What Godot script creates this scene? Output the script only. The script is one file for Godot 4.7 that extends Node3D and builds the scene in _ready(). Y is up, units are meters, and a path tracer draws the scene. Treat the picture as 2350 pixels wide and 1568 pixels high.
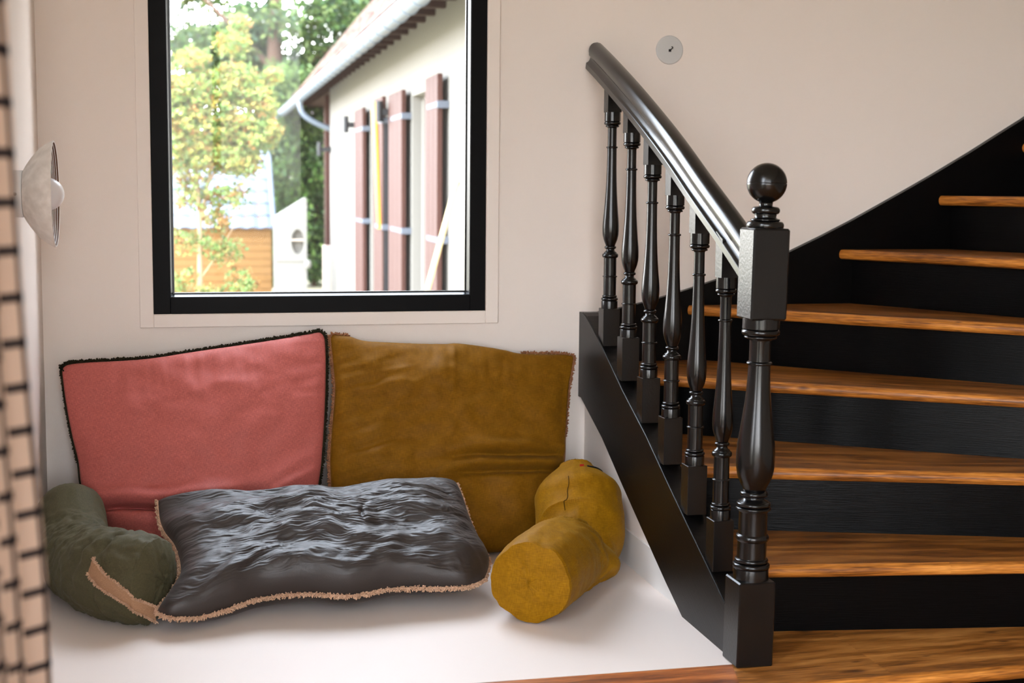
extends Node3D
# A window nook with floor cushions beside a black painted stair. Metres, y up; the back wall is the plane z = 0, the raised nook floor is y = 0.

const UP := Vector3.UP
var used := {}
var mats := {}
var rng := RandomNumberGenerator.new()

# ------------------------------------------------------------------ mesh builder
class MB:
	var v := PackedVector3Array()
	var n := PackedVector3Array()
	var t := PackedVector2Array()
	var ix := PackedInt32Array()

	# a flat convex polygon, counter-clockwise seen from outside
	func face(p: Array) -> void:
		var nn := Vector3.ZERO
		for i in range(1, p.size() - 1):
			nn += (p[i] - p[0]).cross(p[i + 1] - p[0])
		nn = nn.normalized()
		var b := v.size()
		for q: Vector3 in p:
			v.append(q)
			n.append(nn)
			t.append(Vector2(q.x, q.y))
		for i in range(1, p.size() - 1):
			ix.append_array(PackedInt32Array([b, b + i + 1, b + i]))

	# the same, turned so that it looks away from a point inside
	func out(p: Array, inside: Vector3) -> void:
		var nn: Vector3 = (p[1] - p[0]).cross(p[2] - p[0])
		if nn.dot(p[0] - inside) < 0.0:
			p = p.duplicate()
			p.reverse()
		face(p)

	# box with chamfered edges
	func box(lo: Vector3, hi: Vector3, c := 0.0) -> void:
		var m := (lo + hi) / 2.0
		if c <= 0.0:
			for a in 3:
				for s in 2:
					var q := []
					for k in [[0, 0], [1, 0], [1, 1], [0, 1]]:
						var p := Vector3.ZERO
						p[a] = hi[a] if s else lo[a]
						p[(a + 1) % 3] = hi[(a + 1) % 3] if k[0] else lo[(a + 1) % 3]
						p[(a + 2) % 3] = hi[(a + 2) % 3] if k[1] else lo[(a + 2) % 3]
						q.append(p)
					out(q, m)
			return
		for a in 3:
			var b := (a + 1) % 3
			var d := (a + 2) % 3
			for s in 2:
				var q := []
				for k in [[0, 0], [1, 0], [1, 1], [0, 1]]:
					var p := Vector3.ZERO
					p[a] = hi[a] if s else lo[a]
					p[b] = hi[b] - c if k[0] else lo[b] + c
					p[d] = hi[d] - c if k[1] else lo[d] + c
					q.append(p)
				out(q, m)
			for s in 2:      # edges along axis a
				for w in 2:
					var q := []
					for e in [[0, 0], [0, 1], [1, 1], [1, 0]]:
						var p := Vector3.ZERO
						p[a] = hi[a] - c if e[0] else lo[a] + c
						var on_b: bool = e[1] == 0
						p[b] = (hi[b] if on_b else hi[b] - c) if s else (lo[b] if on_b else lo[b] + c)
						p[d] = (hi[d] - c if on_b else hi[d]) if w else (lo[d] + c if on_b else lo[d])
						q.append(p)
					out(q, m)
		for s in 8:
			var q := []
			for a in 3:
				var p := Vector3.ZERO
				for b in 3:
					var high: bool = (s >> b) & 1
					p[b] = (hi[b] if high else lo[b]) if a == b else (hi[b] - c if high else lo[b] + c)
				q.append(p)
			out(q, m)

	# a smooth sheet of nu by nv points (index i * nv + j); looks along d/di x d/dj, or the other way when flipped
	func sheet(p: PackedVector3Array, nu: int, nv: int, flip := false, uvs := PackedVector2Array(), wrap_u := false) -> void:
		var b := v.size()
		var nn := PackedVector3Array()
		nn.resize(p.size())
		var last := nu if wrap_u else nu - 1
		for i in last:
			var i2 := (i + 1) % nu
			for j in nv - 1:
				var a0 := i * nv + j
				var a1 := i2 * nv + j
				var a2 := i2 * nv + j + 1
				var a3 := i * nv + j + 1
				var f := (p[a2] - p[a0]).cross(p[a3] - p[a1])
				nn[a0] += f
				nn[a1] += f
				nn[a2] += f
				nn[a3] += f
				if flip:
					ix.append_array(PackedInt32Array([b + a0, b + a1, b + a2, b + a0, b + a2, b + a3]))
				else:
					ix.append_array(PackedInt32Array([b + a0, b + a2, b + a1, b + a0, b + a3, b + a2]))
		for k in p.size():
			v.append(p[k])
			n.append((-nn[k] if flip else nn[k]).normalized())
			t.append(uvs[k] if uvs.size() else Vector2(float(k / nv) / nu, float(k % nv) / nv))

	# turned piece: profile of (radius, height), round the axis through at; a repeated point makes a sharp edge
	func lathe(prof: Array, seg: int, at := Vector3.ZERO) -> void:
		var p := PackedVector3Array()
		for i in seg:
			var a := TAU * i / seg
			for q: Vector2 in prof:
				p.append(at + Vector3(q.x * cos(a), q.y, q.x * sin(a)))
		sheet(p, seg, prof.size(), true, PackedVector2Array(), true)

	# a closed profile carried along frames [origin, across, up]; ends closed
	func sweep(prof: Array, frames: Array, sharp := false, doubled := []) -> void:   # doubled: the profile with repeated points at its sharp corners
		if sharp:
			for i in prof.size():
				var a: Vector2 = prof[i]
				var c: Vector2 = prof[(i + 1) % prof.size()]
				var p := PackedVector3Array()
				for f: Array in frames:
					p.append(f[0] + f[1] * a.x + f[2] * a.y)
				for f: Array in frames:
					p.append(f[0] + f[1] * c.x + f[2] * c.y)
				sheet(p, 2, frames.size(), false)
		else:
			var p := PackedVector3Array()
			var ring: Array = doubled if doubled.size() else prof
			for a: Vector2 in ring:
				for f: Array in frames:
					p.append(f[0] + f[1] * a.x + f[2] * a.y)
			sheet(p, ring.size(), frames.size(), false, PackedVector2Array(), true)
		for e in [0, frames.size() - 1]:
			var f: Array = frames[e]
			var g: Array = frames[1 if e == 0 else e - 1]
			var poly := PackedVector2Array(prof)
			var tri := Geometry2D.triangulate_polygon(poly)
			for k in range(0, tri.size(), 3):
				var q := []
				for m in 3:
					var c := poly[tri[k + m]]
					q.append(f[0] + f[1] * c.x + f[2] * c.y)
				out(q, g[0])

	# a polygon in the plane of two axes, thickened along a third
	func prism(poly: Array, o: Vector3, ex: Vector3, ey: Vector3, ez: Vector3) -> void:
		var pl := PackedVector2Array(poly)
		var tri := Geometry2D.triangulate_polygon(pl)
		for e in 2:
			for k in range(0, tri.size(), 3):
				var q := []
				for m in 3:
					q.append(o + ex * pl[tri[k + m]].x + ey * pl[tri[k + m]].y + ez * e)
				out(q, q[0] + ez * (0.5 - e))
		var ccw := not Geometry2D.is_polygon_clockwise(pl)
		var hand := ex.cross(ey).dot(ez) > 0.0
		for i in pl.size():
			var a := o + ex * pl[i].x + ey * pl[i].y
			var c2 := pl[(i + 1) % pl.size()]
			var c := o + ex * c2.x + ey * c2.y
			var q := [a, c, c + ez, a + ez]
			if ccw != hand:
				q.reverse()
			face(q)

	# round bar through points
	func tube(pts: Array, radii: Array, seg := 10, cap := true) -> void:
		var fr := []
		var side := Vector3.RIGHT
		for i in pts.size():
			var d: Vector3 = (pts[mini(i + 1, pts.size() - 1)] - pts[maxi(i - 1, 0)]).normalized()
			if i == 0 and absf(d.dot(side)) > 0.9:
				side = Vector3.UP
			side = (side - d * side.dot(d)).normalized()
			fr.append([pts[i], side, d.cross(side)])
		var p := PackedVector3Array()
		for k in seg:
			var a := TAU * k / seg
			for i in pts.size():
				var r: float = radii[i] if radii.size() > 1 else radii[0]
				p.append(fr[i][0] + (fr[i][1] * cos(a) + fr[i][2] * sin(a)) * r)
		sheet(p, seg, pts.size(), false, PackedVector2Array(), true)
		if cap:
			for e in [0, pts.size() - 1]:
				var q := []
				for k in seg:
					q.append(p[k * pts.size() + e])
				out(q, pts[1] if e == 0 else pts[e - 1])

	func mesh() -> ArrayMesh:
		var a := []
		a.resize(Mesh.ARRAY_MAX)
		a[Mesh.ARRAY_VERTEX] = v
		a[Mesh.ARRAY_NORMAL] = n
		a[Mesh.ARRAY_TEX_UV] = t
		a[Mesh.ARRAY_INDEX] = ix
		var m := ArrayMesh.new()
		m.add_surface_from_arrays(Mesh.PRIMITIVE_TRIANGLES, a)
		return m

# ------------------------------------------------------------------ objects
func numbered(called: String) -> String:
	var k: int = used.get(called, 0)
	used[called] = k + 1
	return called if k == 0 else "%s_%03d" % [called, k]

func tag(o: Node3D, label := "", category := "", group := "", kind := "") -> Node3D:
	for e in [["label", label], ["category", category], ["group", group], ["kind", kind]]:
		if e[1]:
			o.set_meta(e[0], e[1])
	return o

func thing(called: String, label: String, category: String, at := Vector3.ZERO, group := "") -> Node3D:
	var o := Node3D.new()
	o.name = numbered(called)
	o.position = at
	add_child(o)
	tag(o, label, category, group)
	return o

func part(called: String, mb: MB, m: Material, parent: Node3D, at := Vector3.ZERO) -> MeshInstance3D:
	var o := MeshInstance3D.new()
	o.name = called if parent != self else numbered(called)
	o.mesh = mb.mesh()
	o.material_override = m
	o.position = at
	parent.add_child(o, true)
	return o

func struct(called: String, mb: MB, m: Material, at := Vector3.ZERO) -> MeshInstance3D:
	var o := part(called, mb, m, self, at)
	o.set_meta("kind", "structure")
	return o

func many(called: String, mesh: Mesh, m: Material, places: Array, colors: Array, parent: Node3D) -> MultiMeshInstance3D:
	var mm := MultiMesh.new()
	mm.transform_format = MultiMesh.TRANSFORM_3D
	mm.use_colors = colors.size() > 0
	mm.mesh = mesh
	mm.instance_count = places.size()
	for i in places.size():
		mm.set_instance_transform(i, places[i])
		if colors.size():
			mm.set_instance_color(i, colors[i])
	var o := MultiMeshInstance3D.new()
	o.name = called
	o.multimesh = mm
	o.material_override = m
	o.set_meta("kind", "stuff")
	parent.add_child(o, true)
	return o

# ------------------------------------------------------------------ materials
func noise(sd: int, freq: float, oct := 3) -> FastNoiseLite:
	var f := FastNoiseLite.new()
	f.seed = sd
	f.frequency = freq
	f.noise_type = FastNoiseLite.TYPE_SIMPLEX_SMOOTH
	f.fractal_octaves = oct
	return f

# seamless noise, stretched along x when w0 is smaller than w
func noise_image(sd: int, freq: float, w0: int, h0: int, w: int, h: int, oct := 3) -> Image:
	var im := noise(sd, freq, oct).get_seamless_image(w0, h0, false, false, 0.15)
	im.convert(Image.FORMAT_L8)
	if w0 != w or h0 != h:
		im.resize(w, h, Image.INTERPOLATE_CUBIC)
	return im

func ramp(im: Image, a: Color, b: Color) -> ImageTexture:
	var o := Image.create_empty(im.get_width(), im.get_height(), false, Image.FORMAT_RGB8)
	for y in im.get_height():
		for x in im.get_width():
			o.set_pixel(x, y, a.lerp(b, im.get_pixel(x, y).r))
	return ImageTexture.create_from_image(o)

func mat(c: Color, rough := 0.6, spec := 0.5) -> StandardMaterial3D:
	var m := StandardMaterial3D.new()
	m.albedo_color = c
	m.roughness = rough
	m.metallic_specular = spec
	return m

func planes(m: StandardMaterial3D, size: Vector3) -> StandardMaterial3D:
	m.uv1_triplanar = true
	m.uv1_triplanar_sharpness = 6.0
	m.uv1_scale = Vector3(1.0 / size.x, 1.0 / size.y, 1.0 / size.z)
	return m

func relief(m: StandardMaterial3D, t: Texture2D, cm: float) -> StandardMaterial3D:
	m.heightmap_enabled = true
	m.heightmap_texture = t
	m.heightmap_scale = cm
	return m

var wood_tex: ImageTexture
func wood_image() -> ImageTexture:
	var w := 1024
	var h := 384
	var im := Image.create_empty(w, h, false, Image.FORMAT_RGB8)
	var warp := noise(11, 1.0, 2)
	var fib := noise(12, 1.0, 2)
	var tone := noise(13, 1.0, 2)
	var dark := Color8(92, 54, 22)
	var mid := Color8(166, 108, 48)
	var light := Color8(210, 150, 82)
	var knots := []
	var r := RandomNumberGenerator.new()
	r.seed = 5
	for i in 34:
		knots.append([r.randf_range(0, 2.2), r.randf_range(0, 0.66), r.randf_range(0.0025, 0.010)])
	for j in h:
		var y := 0.66 * j / h
		for i in w:
			var x := 2.2 * i / w
			var ring := y * 26.0 + 1.6 * warp.get_noise_2d(x * 1.1, y * 5.0) + 0.35 * warp.get_noise_2d(x * 4.0 + 30.0, y * 14.0)
			var k := 0.0
			for q in knots:
				var dx: float = (x - q[0]) * 0.35
				var dy: float = y - q[1]
				var d2: float = (dx * dx + dy * dy) / (q[2] * q[2])
				if d2 < 30.0:
					ring += 1.4 / (1.0 + d2 * 0.5)
					k = maxf(k, exp(-d2 * 2.5))
			var s := 0.5 + 0.5 * sin(ring * TAU * 0.5)
			s = pow(s, 1.6)
			var f := fib.get_noise_2d(x * 5.0, y * 260.0)
			var f2 := fib.get_noise_2d(x * 16.0 + 50.0, y * 700.0)
			var b := 0.50 + 0.36 * (s - 0.5) + 0.36 * f + 0.32 * f2 + 0.34 * tone.get_noise_2d(x * 1.5, y * 7.0)
			var c := dark.lerp(mid, clampf(b * 2.0, 0, 1)) if b < 0.5 else mid.lerp(light, clampf(b * 2.0 - 1.0, 0, 1))
			im.set_pixel(i, j, c.lerp(Color8(58, 28, 12), k * 0.75))
	return ImageTexture.create_from_image(im)

func wood(shift: Vector3, tint := Color(1, 1, 1)) -> StandardMaterial3D:
	var m := planes(mat(tint, 0.42, 0.45), Vector3(2.2, 0.66, 0.66))
	m.albedo_texture = wood_tex
	m.uv1_offset = shift
	m.uv1_triplanar_sharpness = 12.0
	return relief(m, mats.streaks, 0.03)

func make_materials() -> void:
	wood_tex = wood_image()
	mats.streaks = ImageTexture.create_from_image(noise_image(21, 0.09, 40, 512, 640, 512, 3))
	mats.mottle = ImageTexture.create_from_image(noise_image(22, 0.02, 512, 512, 512, 512, 4))
	mats.fine = ImageTexture.create_from_image(noise_image(23, 0.22, 512, 512, 512, 512, 2))
	var weave := Image.create_empty(256, 256, false, Image.FORMAT_L8)
	var slub_a := noise_image(24, 0.25, 32, 256, 256, 256, 2)
	var slub_b := noise_image(25, 0.25, 32, 256, 256, 256, 2)
	for y in 256:
		for x in 256:
			var c := 0.5 * slub_a.get_pixel(x, y).r + 0.5 * slub_b.get_pixel(y, x).r
			weave.set_pixel(x, y, Color(c, c, c))
	mats.weave = ImageTexture.create_from_image(weave)
	mats.linen = ramp(weave, Color(0.62, 0.60, 0.60), Color(1, 1, 1))
	var blotch := noise_image(26, 0.012, 256, 256, 256, 256, 4)
	for y in 256:
		for x in 256:
			var c := 0.25 * blotch.get_pixel(x, y).r + 0.75 * weave.get_pixel(x, y).r
			blotch.set_pixel(x, y, Color(c, c, c))
	mats.velvet = ramp(blotch, Color(0.62, 0.59, 0.54), Color(1.0, 1.0, 1.0))

	mats.wall = relief(planes(mat(Color(0.935, 0.895, 0.866), 0.75, 0.3), Vector3.ONE * 0.35), mats.fine, 0.015)
	mats.taupe = mat(Color(0.56, 0.52, 0.48), 0.85, 0.2)
	mats.trim = mat(Color(0.935, 0.895, 0.866), 0.5, 0.4)
	mats.nook = relief(planes(mat(Color(0.92, 0.872, 0.842), 0.55, 0.4), Vector3.ONE * 0.4), mats.fine, 0.01)
	mats.base = mat(Color(0.90, 0.885, 0.87), 0.4, 0.5)
	mats.ceiling = mat(Color(0.80, 0.79, 0.77), 0.9, 0.3)
	mats.black = relief(planes(mat(Color(0.018, 0.017, 0.019), 0.30, 0.24), Vector3(0.5, 0.10, 0.10)), mats.streaks, 0.022)
	mats.black_turned = mat(Color(0.030, 0.028, 0.030), 0.23, 0.5)
	mats.black_post = relief(planes(mat(Color(0.040, 0.037, 0.039), 0.30, 0.47), Vector3(0.10, 0.10, 0.10)), mats.mottle, 0.02)
	mats.frame = relief(planes(mat(Color(0.030, 0.029, 0.036), 0.42, 0.2), Vector3.ONE * 0.06), mats.fine, 0.006)
	mats.glass = mat(Color(1, 1, 1, 0.02), 0.0, 0.16)
	mats.glass.transparency = BaseMaterial3D.TRANSPARENCY_ALPHA
	mats.gravel = planes(mat(Color(0.70, 0.66, 0.58), 0.9, 0.2), Vector3.ONE * 1.5)  # pale gravel ground, its colour picked to bounce daylight into the room
	mats.gravel.albedo_texture = ramp(noise_image(27, 0.05, 256, 256, 256, 256, 4), Color(0.6, 0.6, 0.5), Color(1, 1, 1))
	mats.render_white = relief(planes(mat(Color(0.50, 0.487, 0.465), 0.85, 0.2), Vector3.ONE * 0.8), mats.fine, 0.05)

func string_paint() -> StandardMaterial3D:   # grain along the slope of the string: its mesh lies in (z, y)
	var m := relief(planes(mat(Color(0.030, 0.026, 0.026), 0.36, 0.34), Vector3(0.10, 0.12, 0.5)), mats.streaks, 0.022)
	return m

func cloth(c: Color, tex: Texture2D, size: float, cm: float, sheen := 0.0, rough := 0.88, spec := 0.25) -> StandardMaterial3D:
	var m := planes(mat(c, rough, spec), Vector3.ONE * size)
	m.albedo_texture = tex
	if sheen > 0.0:
		m.rim_enabled = true
		m.rim = sheen
		m.rim_tint = 0.7
	return relief(m, mats.weave, cm)

# ------------------------------------------------------------------ curves
func along(pts: Array, t: float) -> Vector3:   # Catmull-Rom by chord length
	var n := pts.size()
	var cum := [0.0]
	for i in n - 1:
		cum.append(cum[i] + (pts[i + 1] - pts[i]).length())
	var s: float = clampf(t, 0, 1) * cum[n - 1]
	var i := 0
	while i < n - 2 and cum[i + 1] < s:
		i += 1
	var w: float = clampf((s - cum[i]) / maxf(cum[i + 1] - cum[i], 1e-6), 0, 1)
	var a: Vector3 = pts[maxi(i - 1, 0)]
	var b: Vector3 = pts[i]
	var c: Vector3 = pts[i + 1]
	var d: Vector3 = pts[mini(i + 2, n - 1)]
	return b.cubic_interpolate(c, a, d, w)

func resampled(pts: Array, n: int) -> PackedVector3Array:
	var o := PackedVector3Array()
	for i in n:
		o.append(along(pts, float(i) / (n - 1)))
	return o

func bump(x: float, at: float, w: float) -> float:
	return exp(-((x - at) / w) ** 2)

# ------------------------------------------------------------------ cushions
# Both faces of a cushion between four seam lines; face(u, v, edge) gives the bulge of the front, back the depth behind.
func cushion_faces(top: Array, right: Array, bottom: Array, left: Array, nrm: Vector3, front: Callable, back: Callable, nu: int, nv: int) -> Array:
	var t := resampled(top, nu)
	var b := resampled(bottom, nu)
	var l := resampled(left, nv)
	var r := resampled(right, nv)
	var f := PackedVector3Array()
	var k := PackedVector3Array()
	var uvs := PackedVector2Array()
	for i in nu:
		var u := float(i) / (nu - 1)
		for j in nv:
			var v := float(j) / (nv - 1)
			var p: Vector3 = t[i] * (1 - v) + b[i] * v + l[j] * (1 - u) + r[j] * u - (t[0] * (1 - u) * (1 - v) + t[nu - 1] * u * (1 - v) + b[0] * (1 - u) * v + b[nu - 1] * u * v)
			var q: Vector3 = p + nrm * front.call(u, v)
			var q2: Vector3 = p - nrm * back.call(u, v)
			q.y = maxf(q.y, 0.002)
			q2.y = maxf(q2.y, 0.002)
			q2.z = maxf(q2.z, 0.004)
			f.append(q)
			k.append(q2)
			uvs.append(Vector2(u, v))
	var a := MB.new()
	a.sheet(f, nu, nv, true, uvs)
	var c := MB.new()
	c.sheet(k, nu, nv, false, uvs)
	return [a, c]

func puff(u: float, v: float, p := 2.6, e := 0.5) -> float:
	var a := 1.0 - pow(absf(2.0 * u - 1.0), p)
	var b := 1.0 - pow(absf(2.0 * v - 1.0), p)
	return pow(maxf(a * b, 0.0), e)

# short looped tufts all along a seam
func fringe(called: String, pts: Array, m: Material, parent: Node3D, size: float, per_metre: float, away: Vector3, wild := 0.8) -> void:
	var len := 0.0
	for i in pts.size() - 1:
		len += (pts[i + 1] - pts[i]).length()
	var n := int(len * per_metre)
	var mb := MB.new()
	mb.tube([Vector3(0, 0, 0), Vector3(0.10, 0.45, 0), Vector3(0.05, 0.85, 0.05), Vector3(-0.12, 1.0, 0.05)], [0.16, 0.2, 0.2, 0.13], 5)
	var places := []
	var cols := []
	for i in n:
		var t := (i + rng.randf()) / n
		var p := along(pts, t)
		var d := (along(pts, minf(t + 0.01, 1)) - along(pts, maxf(t - 0.01, 0))).normalized()
		var o := (away - d * away.dot(d)).normalized()
		var s := d.cross(o)
		var y := (o * rng.randf_range(0.2, 1.0) + s * rng.randf_range(-wild, wild) + d * rng.randf_range(-0.7, 0.7)).normalized()
		var x := y.cross(Vector3(rng.randf_range(-1, 1), rng.randf_range(-1, 1), rng.randf_range(-1, 1))).normalized()
		var k := size * rng.randf_range(0.7, 1.2)
		places.append(Transform3D(Basis(x * k, y * k, x.cross(y) * k), p + o * rng.randf_range(-0.1, 0.15) * size + s * rng.randf_range(-0.35, 0.35) * size))
		var c := rng.randf_range(0.75, 1.1)
		cols.append(Color(c, c, c))
	many(called, mb.mesh(), m, places, cols, parent).position = -parent.position

# ------------------------------------------------------------------ bolsters
# A soft tube through points; shape(s, angle) scales the radius. Returns [builder of the side, grid of points, frames]
func bolster(pts: Array, r: float, shape: Callable, ns: int, na: int) -> Array:
	var fr := []
	var side := Vector3.RIGHT
	for i in ns:
		var s := float(i) / (ns - 1)
		var d := (along(pts, minf(s + 0.02, 1)) - along(pts, maxf(s - 0.02, 0))).normalized()
		var up := (UP - d * UP.dot(d)).normalized()
		fr.append([along(pts, s), d.cross(up), up, d])
	var p := PackedVector3Array()
	for a in na:
		var w := TAU * a / na
		for i in ns:
			var q: Vector3 = fr[i][0] + (fr[i][1] * cos(w) + fr[i][2] * sin(w)) * r * shape.call(float(i) / (ns - 1), w)
			q.y = maxf(q.y, 0.002)
			q.z = maxf(q.z, 0.004)
			q.x = clampf(q.x, -0.376, 1.244)
			p.append(q)
	var mb := MB.new()
	mb.sheet(p, na, ns, true, PackedVector2Array(), true)
	return [mb, p, fr]

# a bulged disc that closes one end of a bolster
func end_disc(grid: PackedVector3Array, na: int, ns: int, at: int, c: Vector3, d: Vector3, bulge: float, soft: Callable) -> MB:   # at is 0 or ns - 1
	var rings := 14
	var p := PackedVector3Array()
	for a in na:
		var e: Vector3 = grid[a * ns + at]
		for k in rings:
			var t := 1.0 - float(k) / (rings - 1)
			var q: Vector3 = c + (e - c) * t + d * bulge * (1.0 - pow(t, 3.0)) + d * soft.call(t, TAU * a / na)
			q.y = maxf(q.y, 0.002)
			p.append(q)
	var mb := MB.new()
	mb.sheet(p, na, rings, at > 0, PackedVector2Array(), true)
	return mb

# ------------------------------------------------------------------ the scene
func _ready() -> void:
	rng.seed = 7
	var cam := Camera3D.new()
	cam.name = "camera"
	cam.transform = Transform3D(Basis(Vector3(0.97312, 0.009555, 0.230095), Vector3(0.0164, 0.993726, -0.110629), Vector3(-0.229709, 0.11143, 0.96686)), Vector3(0, 1.09, 4.272))
	var lens := CameraAttributesPhysical.new()
	lens.frustum_focal_length = 72.43
	lens.frustum_focus_distance = 3.75
	lens.exposure_aperture = 5.7
	add_child(cam)
	cam.attributes = lens
	cam.fov = 27.1671
	cam.far = 200.0
	cam.current = true
	var env := Environment.new()
	env.background_mode = Environment.BG_SKY
	var sky := ProceduralSkyMaterial.new()
	sky.sky_top_color = Color(0.89, 0.94, 1.0)
	sky.sky_horizon_color = Color(1.0, 0.99, 0.98)
	sky.ground_bottom_color = Color(0.55, 0.55, 0.5)
	sky.ground_horizon_color = Color(0.75, 0.75, 0.72)
	env.sky = Sky.new()
	env.sky.sky_material = sky
	env.background_energy_multiplier = 13.0
	env.tonemap_mode = Environment.TONE_MAPPER_LINEAR
	env.tonemap_exposure = 1.46
	env.sdfgi_enabled = true
	env.ssao_enabled = true
	env.ssil_enabled = true
	var we := WorldEnvironment.new()
	we.name = "environment"
	we.environment = env
	add_child(we)

	make_materials()
	room()
	added_window_behind()
	staircase()
	cushions()
	fittings()
	curtain()
	outside()

const RISE := 0.177
const THICK := 0.032
const STEPS := [[1.55, 1.157, 8.375], [1.7, 0.902, 17.533], [1.7, 0.528, 34.0], [1.8, 0.19, 45.07], [2.15, 0.027, 61.836], [2.5, 0.027, 66.0], [2.80, 0.027, 76.0]]

func slab(lo: Vector3, hi: Vector3, c := 0.0) -> MB:
	var mb := MB.new()
	mb.box(lo, hi, c)
	return mb

func room() -> void:
	var mb := MB.new()      # back wall round the window opening
	mb.box(Vector3(-0.63, -0.4, -0.25), Vector3(-0.069, 2.6, 0))
	mb.box(Vector3(0.9275, -0.4, -0.25), Vector3(3.12, 2.6, 0))
	mb.box(Vector3(-0.069, -0.4, -0.25), Vector3(0.9275, 0.6965, 0))
	mb.box(Vector3(-0.069, 2.06, -0.25), Vector3(0.9275, 2.6, 0))
	struct("wall_back", mb, mats.wall)
	mb = MB.new()           # left wall with the glazed opening beside the camera
	mb.box(Vector3(-0.63, -0.4, 0), Vector3(-0.38, 2.6, 2.75))
	mb.box(Vector3(-0.63, -0.4, 6.35), Vector3(-0.38, 2.6, 6.85))
	mb.box(Vector3(-0.63, 2.45, 2.75), Vector3(-0.38, 2.6, 6.35))
	mb.box(Vector3(-0.63, -0.4, 2.75), Vector3(-0.38, -0.15, 6.35))
	struct("wall_left", mb, mats.wall)
	mb = MB.new()
	mb.box(Vector3(2.87, -0.4, 0), Vector3(3.12, 2.6, 6.6))
	struct("wall_right", mb, mats.taupe)
	mb = MB.new()
	mb.box(Vector3(1.0, -0.4, 6.6), Vector3(3.12, 2.6, 6.85))
	mb.box(Vector3(-0.38, 2.45, 6.6), Vector3(1.0, 2.6, 6.85))
	mb.box(Vector3(-0.38, -0.4, 6.6), Vector3(1.0, 0.3, 6.85))
	struct("wall_front", mb, mats.taupe)
	struct("ceiling", slab(Vector3(-0.63, 2.6, -0.25), Vector3(3.12, 2.8, 6.85)), mats.ceiling)
	struct("floor", slab(Vector3(-0.38, -0.4, 1.4), Vector3(2.87, -0.177, 6.6)), wood(Vector3(0.3, 0.2, 0.1)))
	# raised white nook floor, its step board and the riser below
	tag(struct("floor", slab(Vector3(-0.38, -0.177, 0), Vector3(1.2927, 0, 1.34), 0.001), mats.nook), "white painted raised nook floor under the cushions")
	mb = MB.new()
	mb.prism([Vector2(-0.38, 1.34), Vector2(1.2205, 1.342), Vector2(1.185, 1.48), Vector2(-0.38, 1.48)], Vector3(0, -THICK, 0), Vector3.RIGHT, Vector3.BACK, Vector3(0, THICK, 0))
	mb.tube([Vector3(-0.38, -THICK / 2, 1.48), Vector3(1.185, -THICK / 2, 1.48)], [THICK / 2], 16)
	struct("trim_2", mb, wood(Vector3(0.9, 0.31, 0.47), Color(1.0, 0.86, 0.80)))
	struct("trim_3", slab(Vector3(-0.38, -0.177, 1.34), Vector3(1.185, -THICK, 1.455)), mats.base)
	# wall under the stair and the baseboards
	mb = MB.new()
	mb.prism([Vector2(0, 0), Vector2(1.02, 0), Vector2(0.86, 0.08), Vector2(0.67, 0.165), Vector2(0.47, 0.26), Vector2(0.263, 0.36), Vector2(0.03, 0.45), Vector2(0, 0.45)], Vector3(1.2545, 0, 0), Vector3.BACK, UP, Vector3(0.034, 0, 0))
	struct("wall_understair", mb, mats.wall)
	mb = MB.new()
	mb.prism([Vector2(0, 0), Vector2(0.976, 0), Vector2(0.80, 0.097), Vector2(0.794, 0.0995), Vector2(0, 0.0995)], Vector3(1.2485, 0, 0), Vector3.BACK, UP, Vector3(0.006, 0, 0))
	struct("baseboard_right", mb, mats.base)
	struct("baseboard_back", slab(Vector3(-0.38, 0, 0), Vector3(1.2485, 0.0995, 0.003), 0.001), mats.base)
	# window: black frame, glazing bead, pane; pale casing round it
	var x0 := -0.069
	var x1 := 0.9275
	var y0 := 0.6965
	var y1 := 2.06
	var win := Node3D.new()
	win.name = "window_1"
	add_child(win)
	tag(win, "fixed window with a black frame above the cushions", "", "", "structure")
	var w := 0.0485
	mb = MB.new()
	mb.box(Vector3(x0, y0, -0.07), Vector3(x0 + w, y1, 0.004), 0.0012)
	mb.box(Vector3(x1 - w, y0, -0.07), Vector3(x1, y1, 0.004), 0.0012)
	mb.box(Vector3(x0 + w, y0, -0.07), Vector3(x1 - w, y0 + w, 0.004), 0.0012)
	mb.box(Vector3(x0 + w, y1 - w, -0.07), Vector3(x1 - w, y1, 0.004), 0.0012)
	part("frame", mb, mats.frame, win)
	mb = MB.new()           # rounded bead that slopes in to the glass
	var gx0 := x0 + w
	var gx1 := x1 - w
	var gy0 := y0 + w
	var gy1 := y1 - w
	var c := [Vector3(gx0, gy0, 0), Vector3(gx1, gy0, 0), Vector3(gx1, gy1, 0), Vector3(gx0, gy1, 0)]
	var prof := [Vector2(0, 0.001), Vector2(0.0012, 0.0007), Vector2(0.0020, -0.0008), Vector2(0.0020, -0.0008), Vector2(0.0085, -0.0200), Vector2(0.0085, -0.0200), Vector2(0.0090, -0.0212), Vector2(0.0090, -0.0212), Vector2(0.0125, -0.0212), Vector2(0.0125, -0.0212), Vector2(0.0125, -0.032)]
	for e in 4:
		var a: Vector3 = c[e]
		var b: Vector3 = c[(e + 1) % 4]
		var d := (b - a).normalized()
		var inn := Vector3.BACK.cross(d)
		var grid := PackedVector3Array()
		for k in 2:
			for q: Vector2 in prof:
				var o: Vector3 = a if k == 0 else b
				grid.append(o + inn * q.x + d * q.x * (1 if k == 0 else -1) + Vector3(0, 0, q.y + 0.002))
		mb.sheet(grid, 2, prof.size())
	part("glazing_bead", mb, mat(Color(0.03, 0.029, 0.034), 0.28, 0.5), win)
	part("pane", slab(Vector3(gx0 + 0.010, gy0 + 0.010, -0.034), Vector3(gx1 - 0.010, gy1 - 0.010, -0.030)), mats.glass, win)
	mb = MB.new()
	var tw := 0.0395
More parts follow.
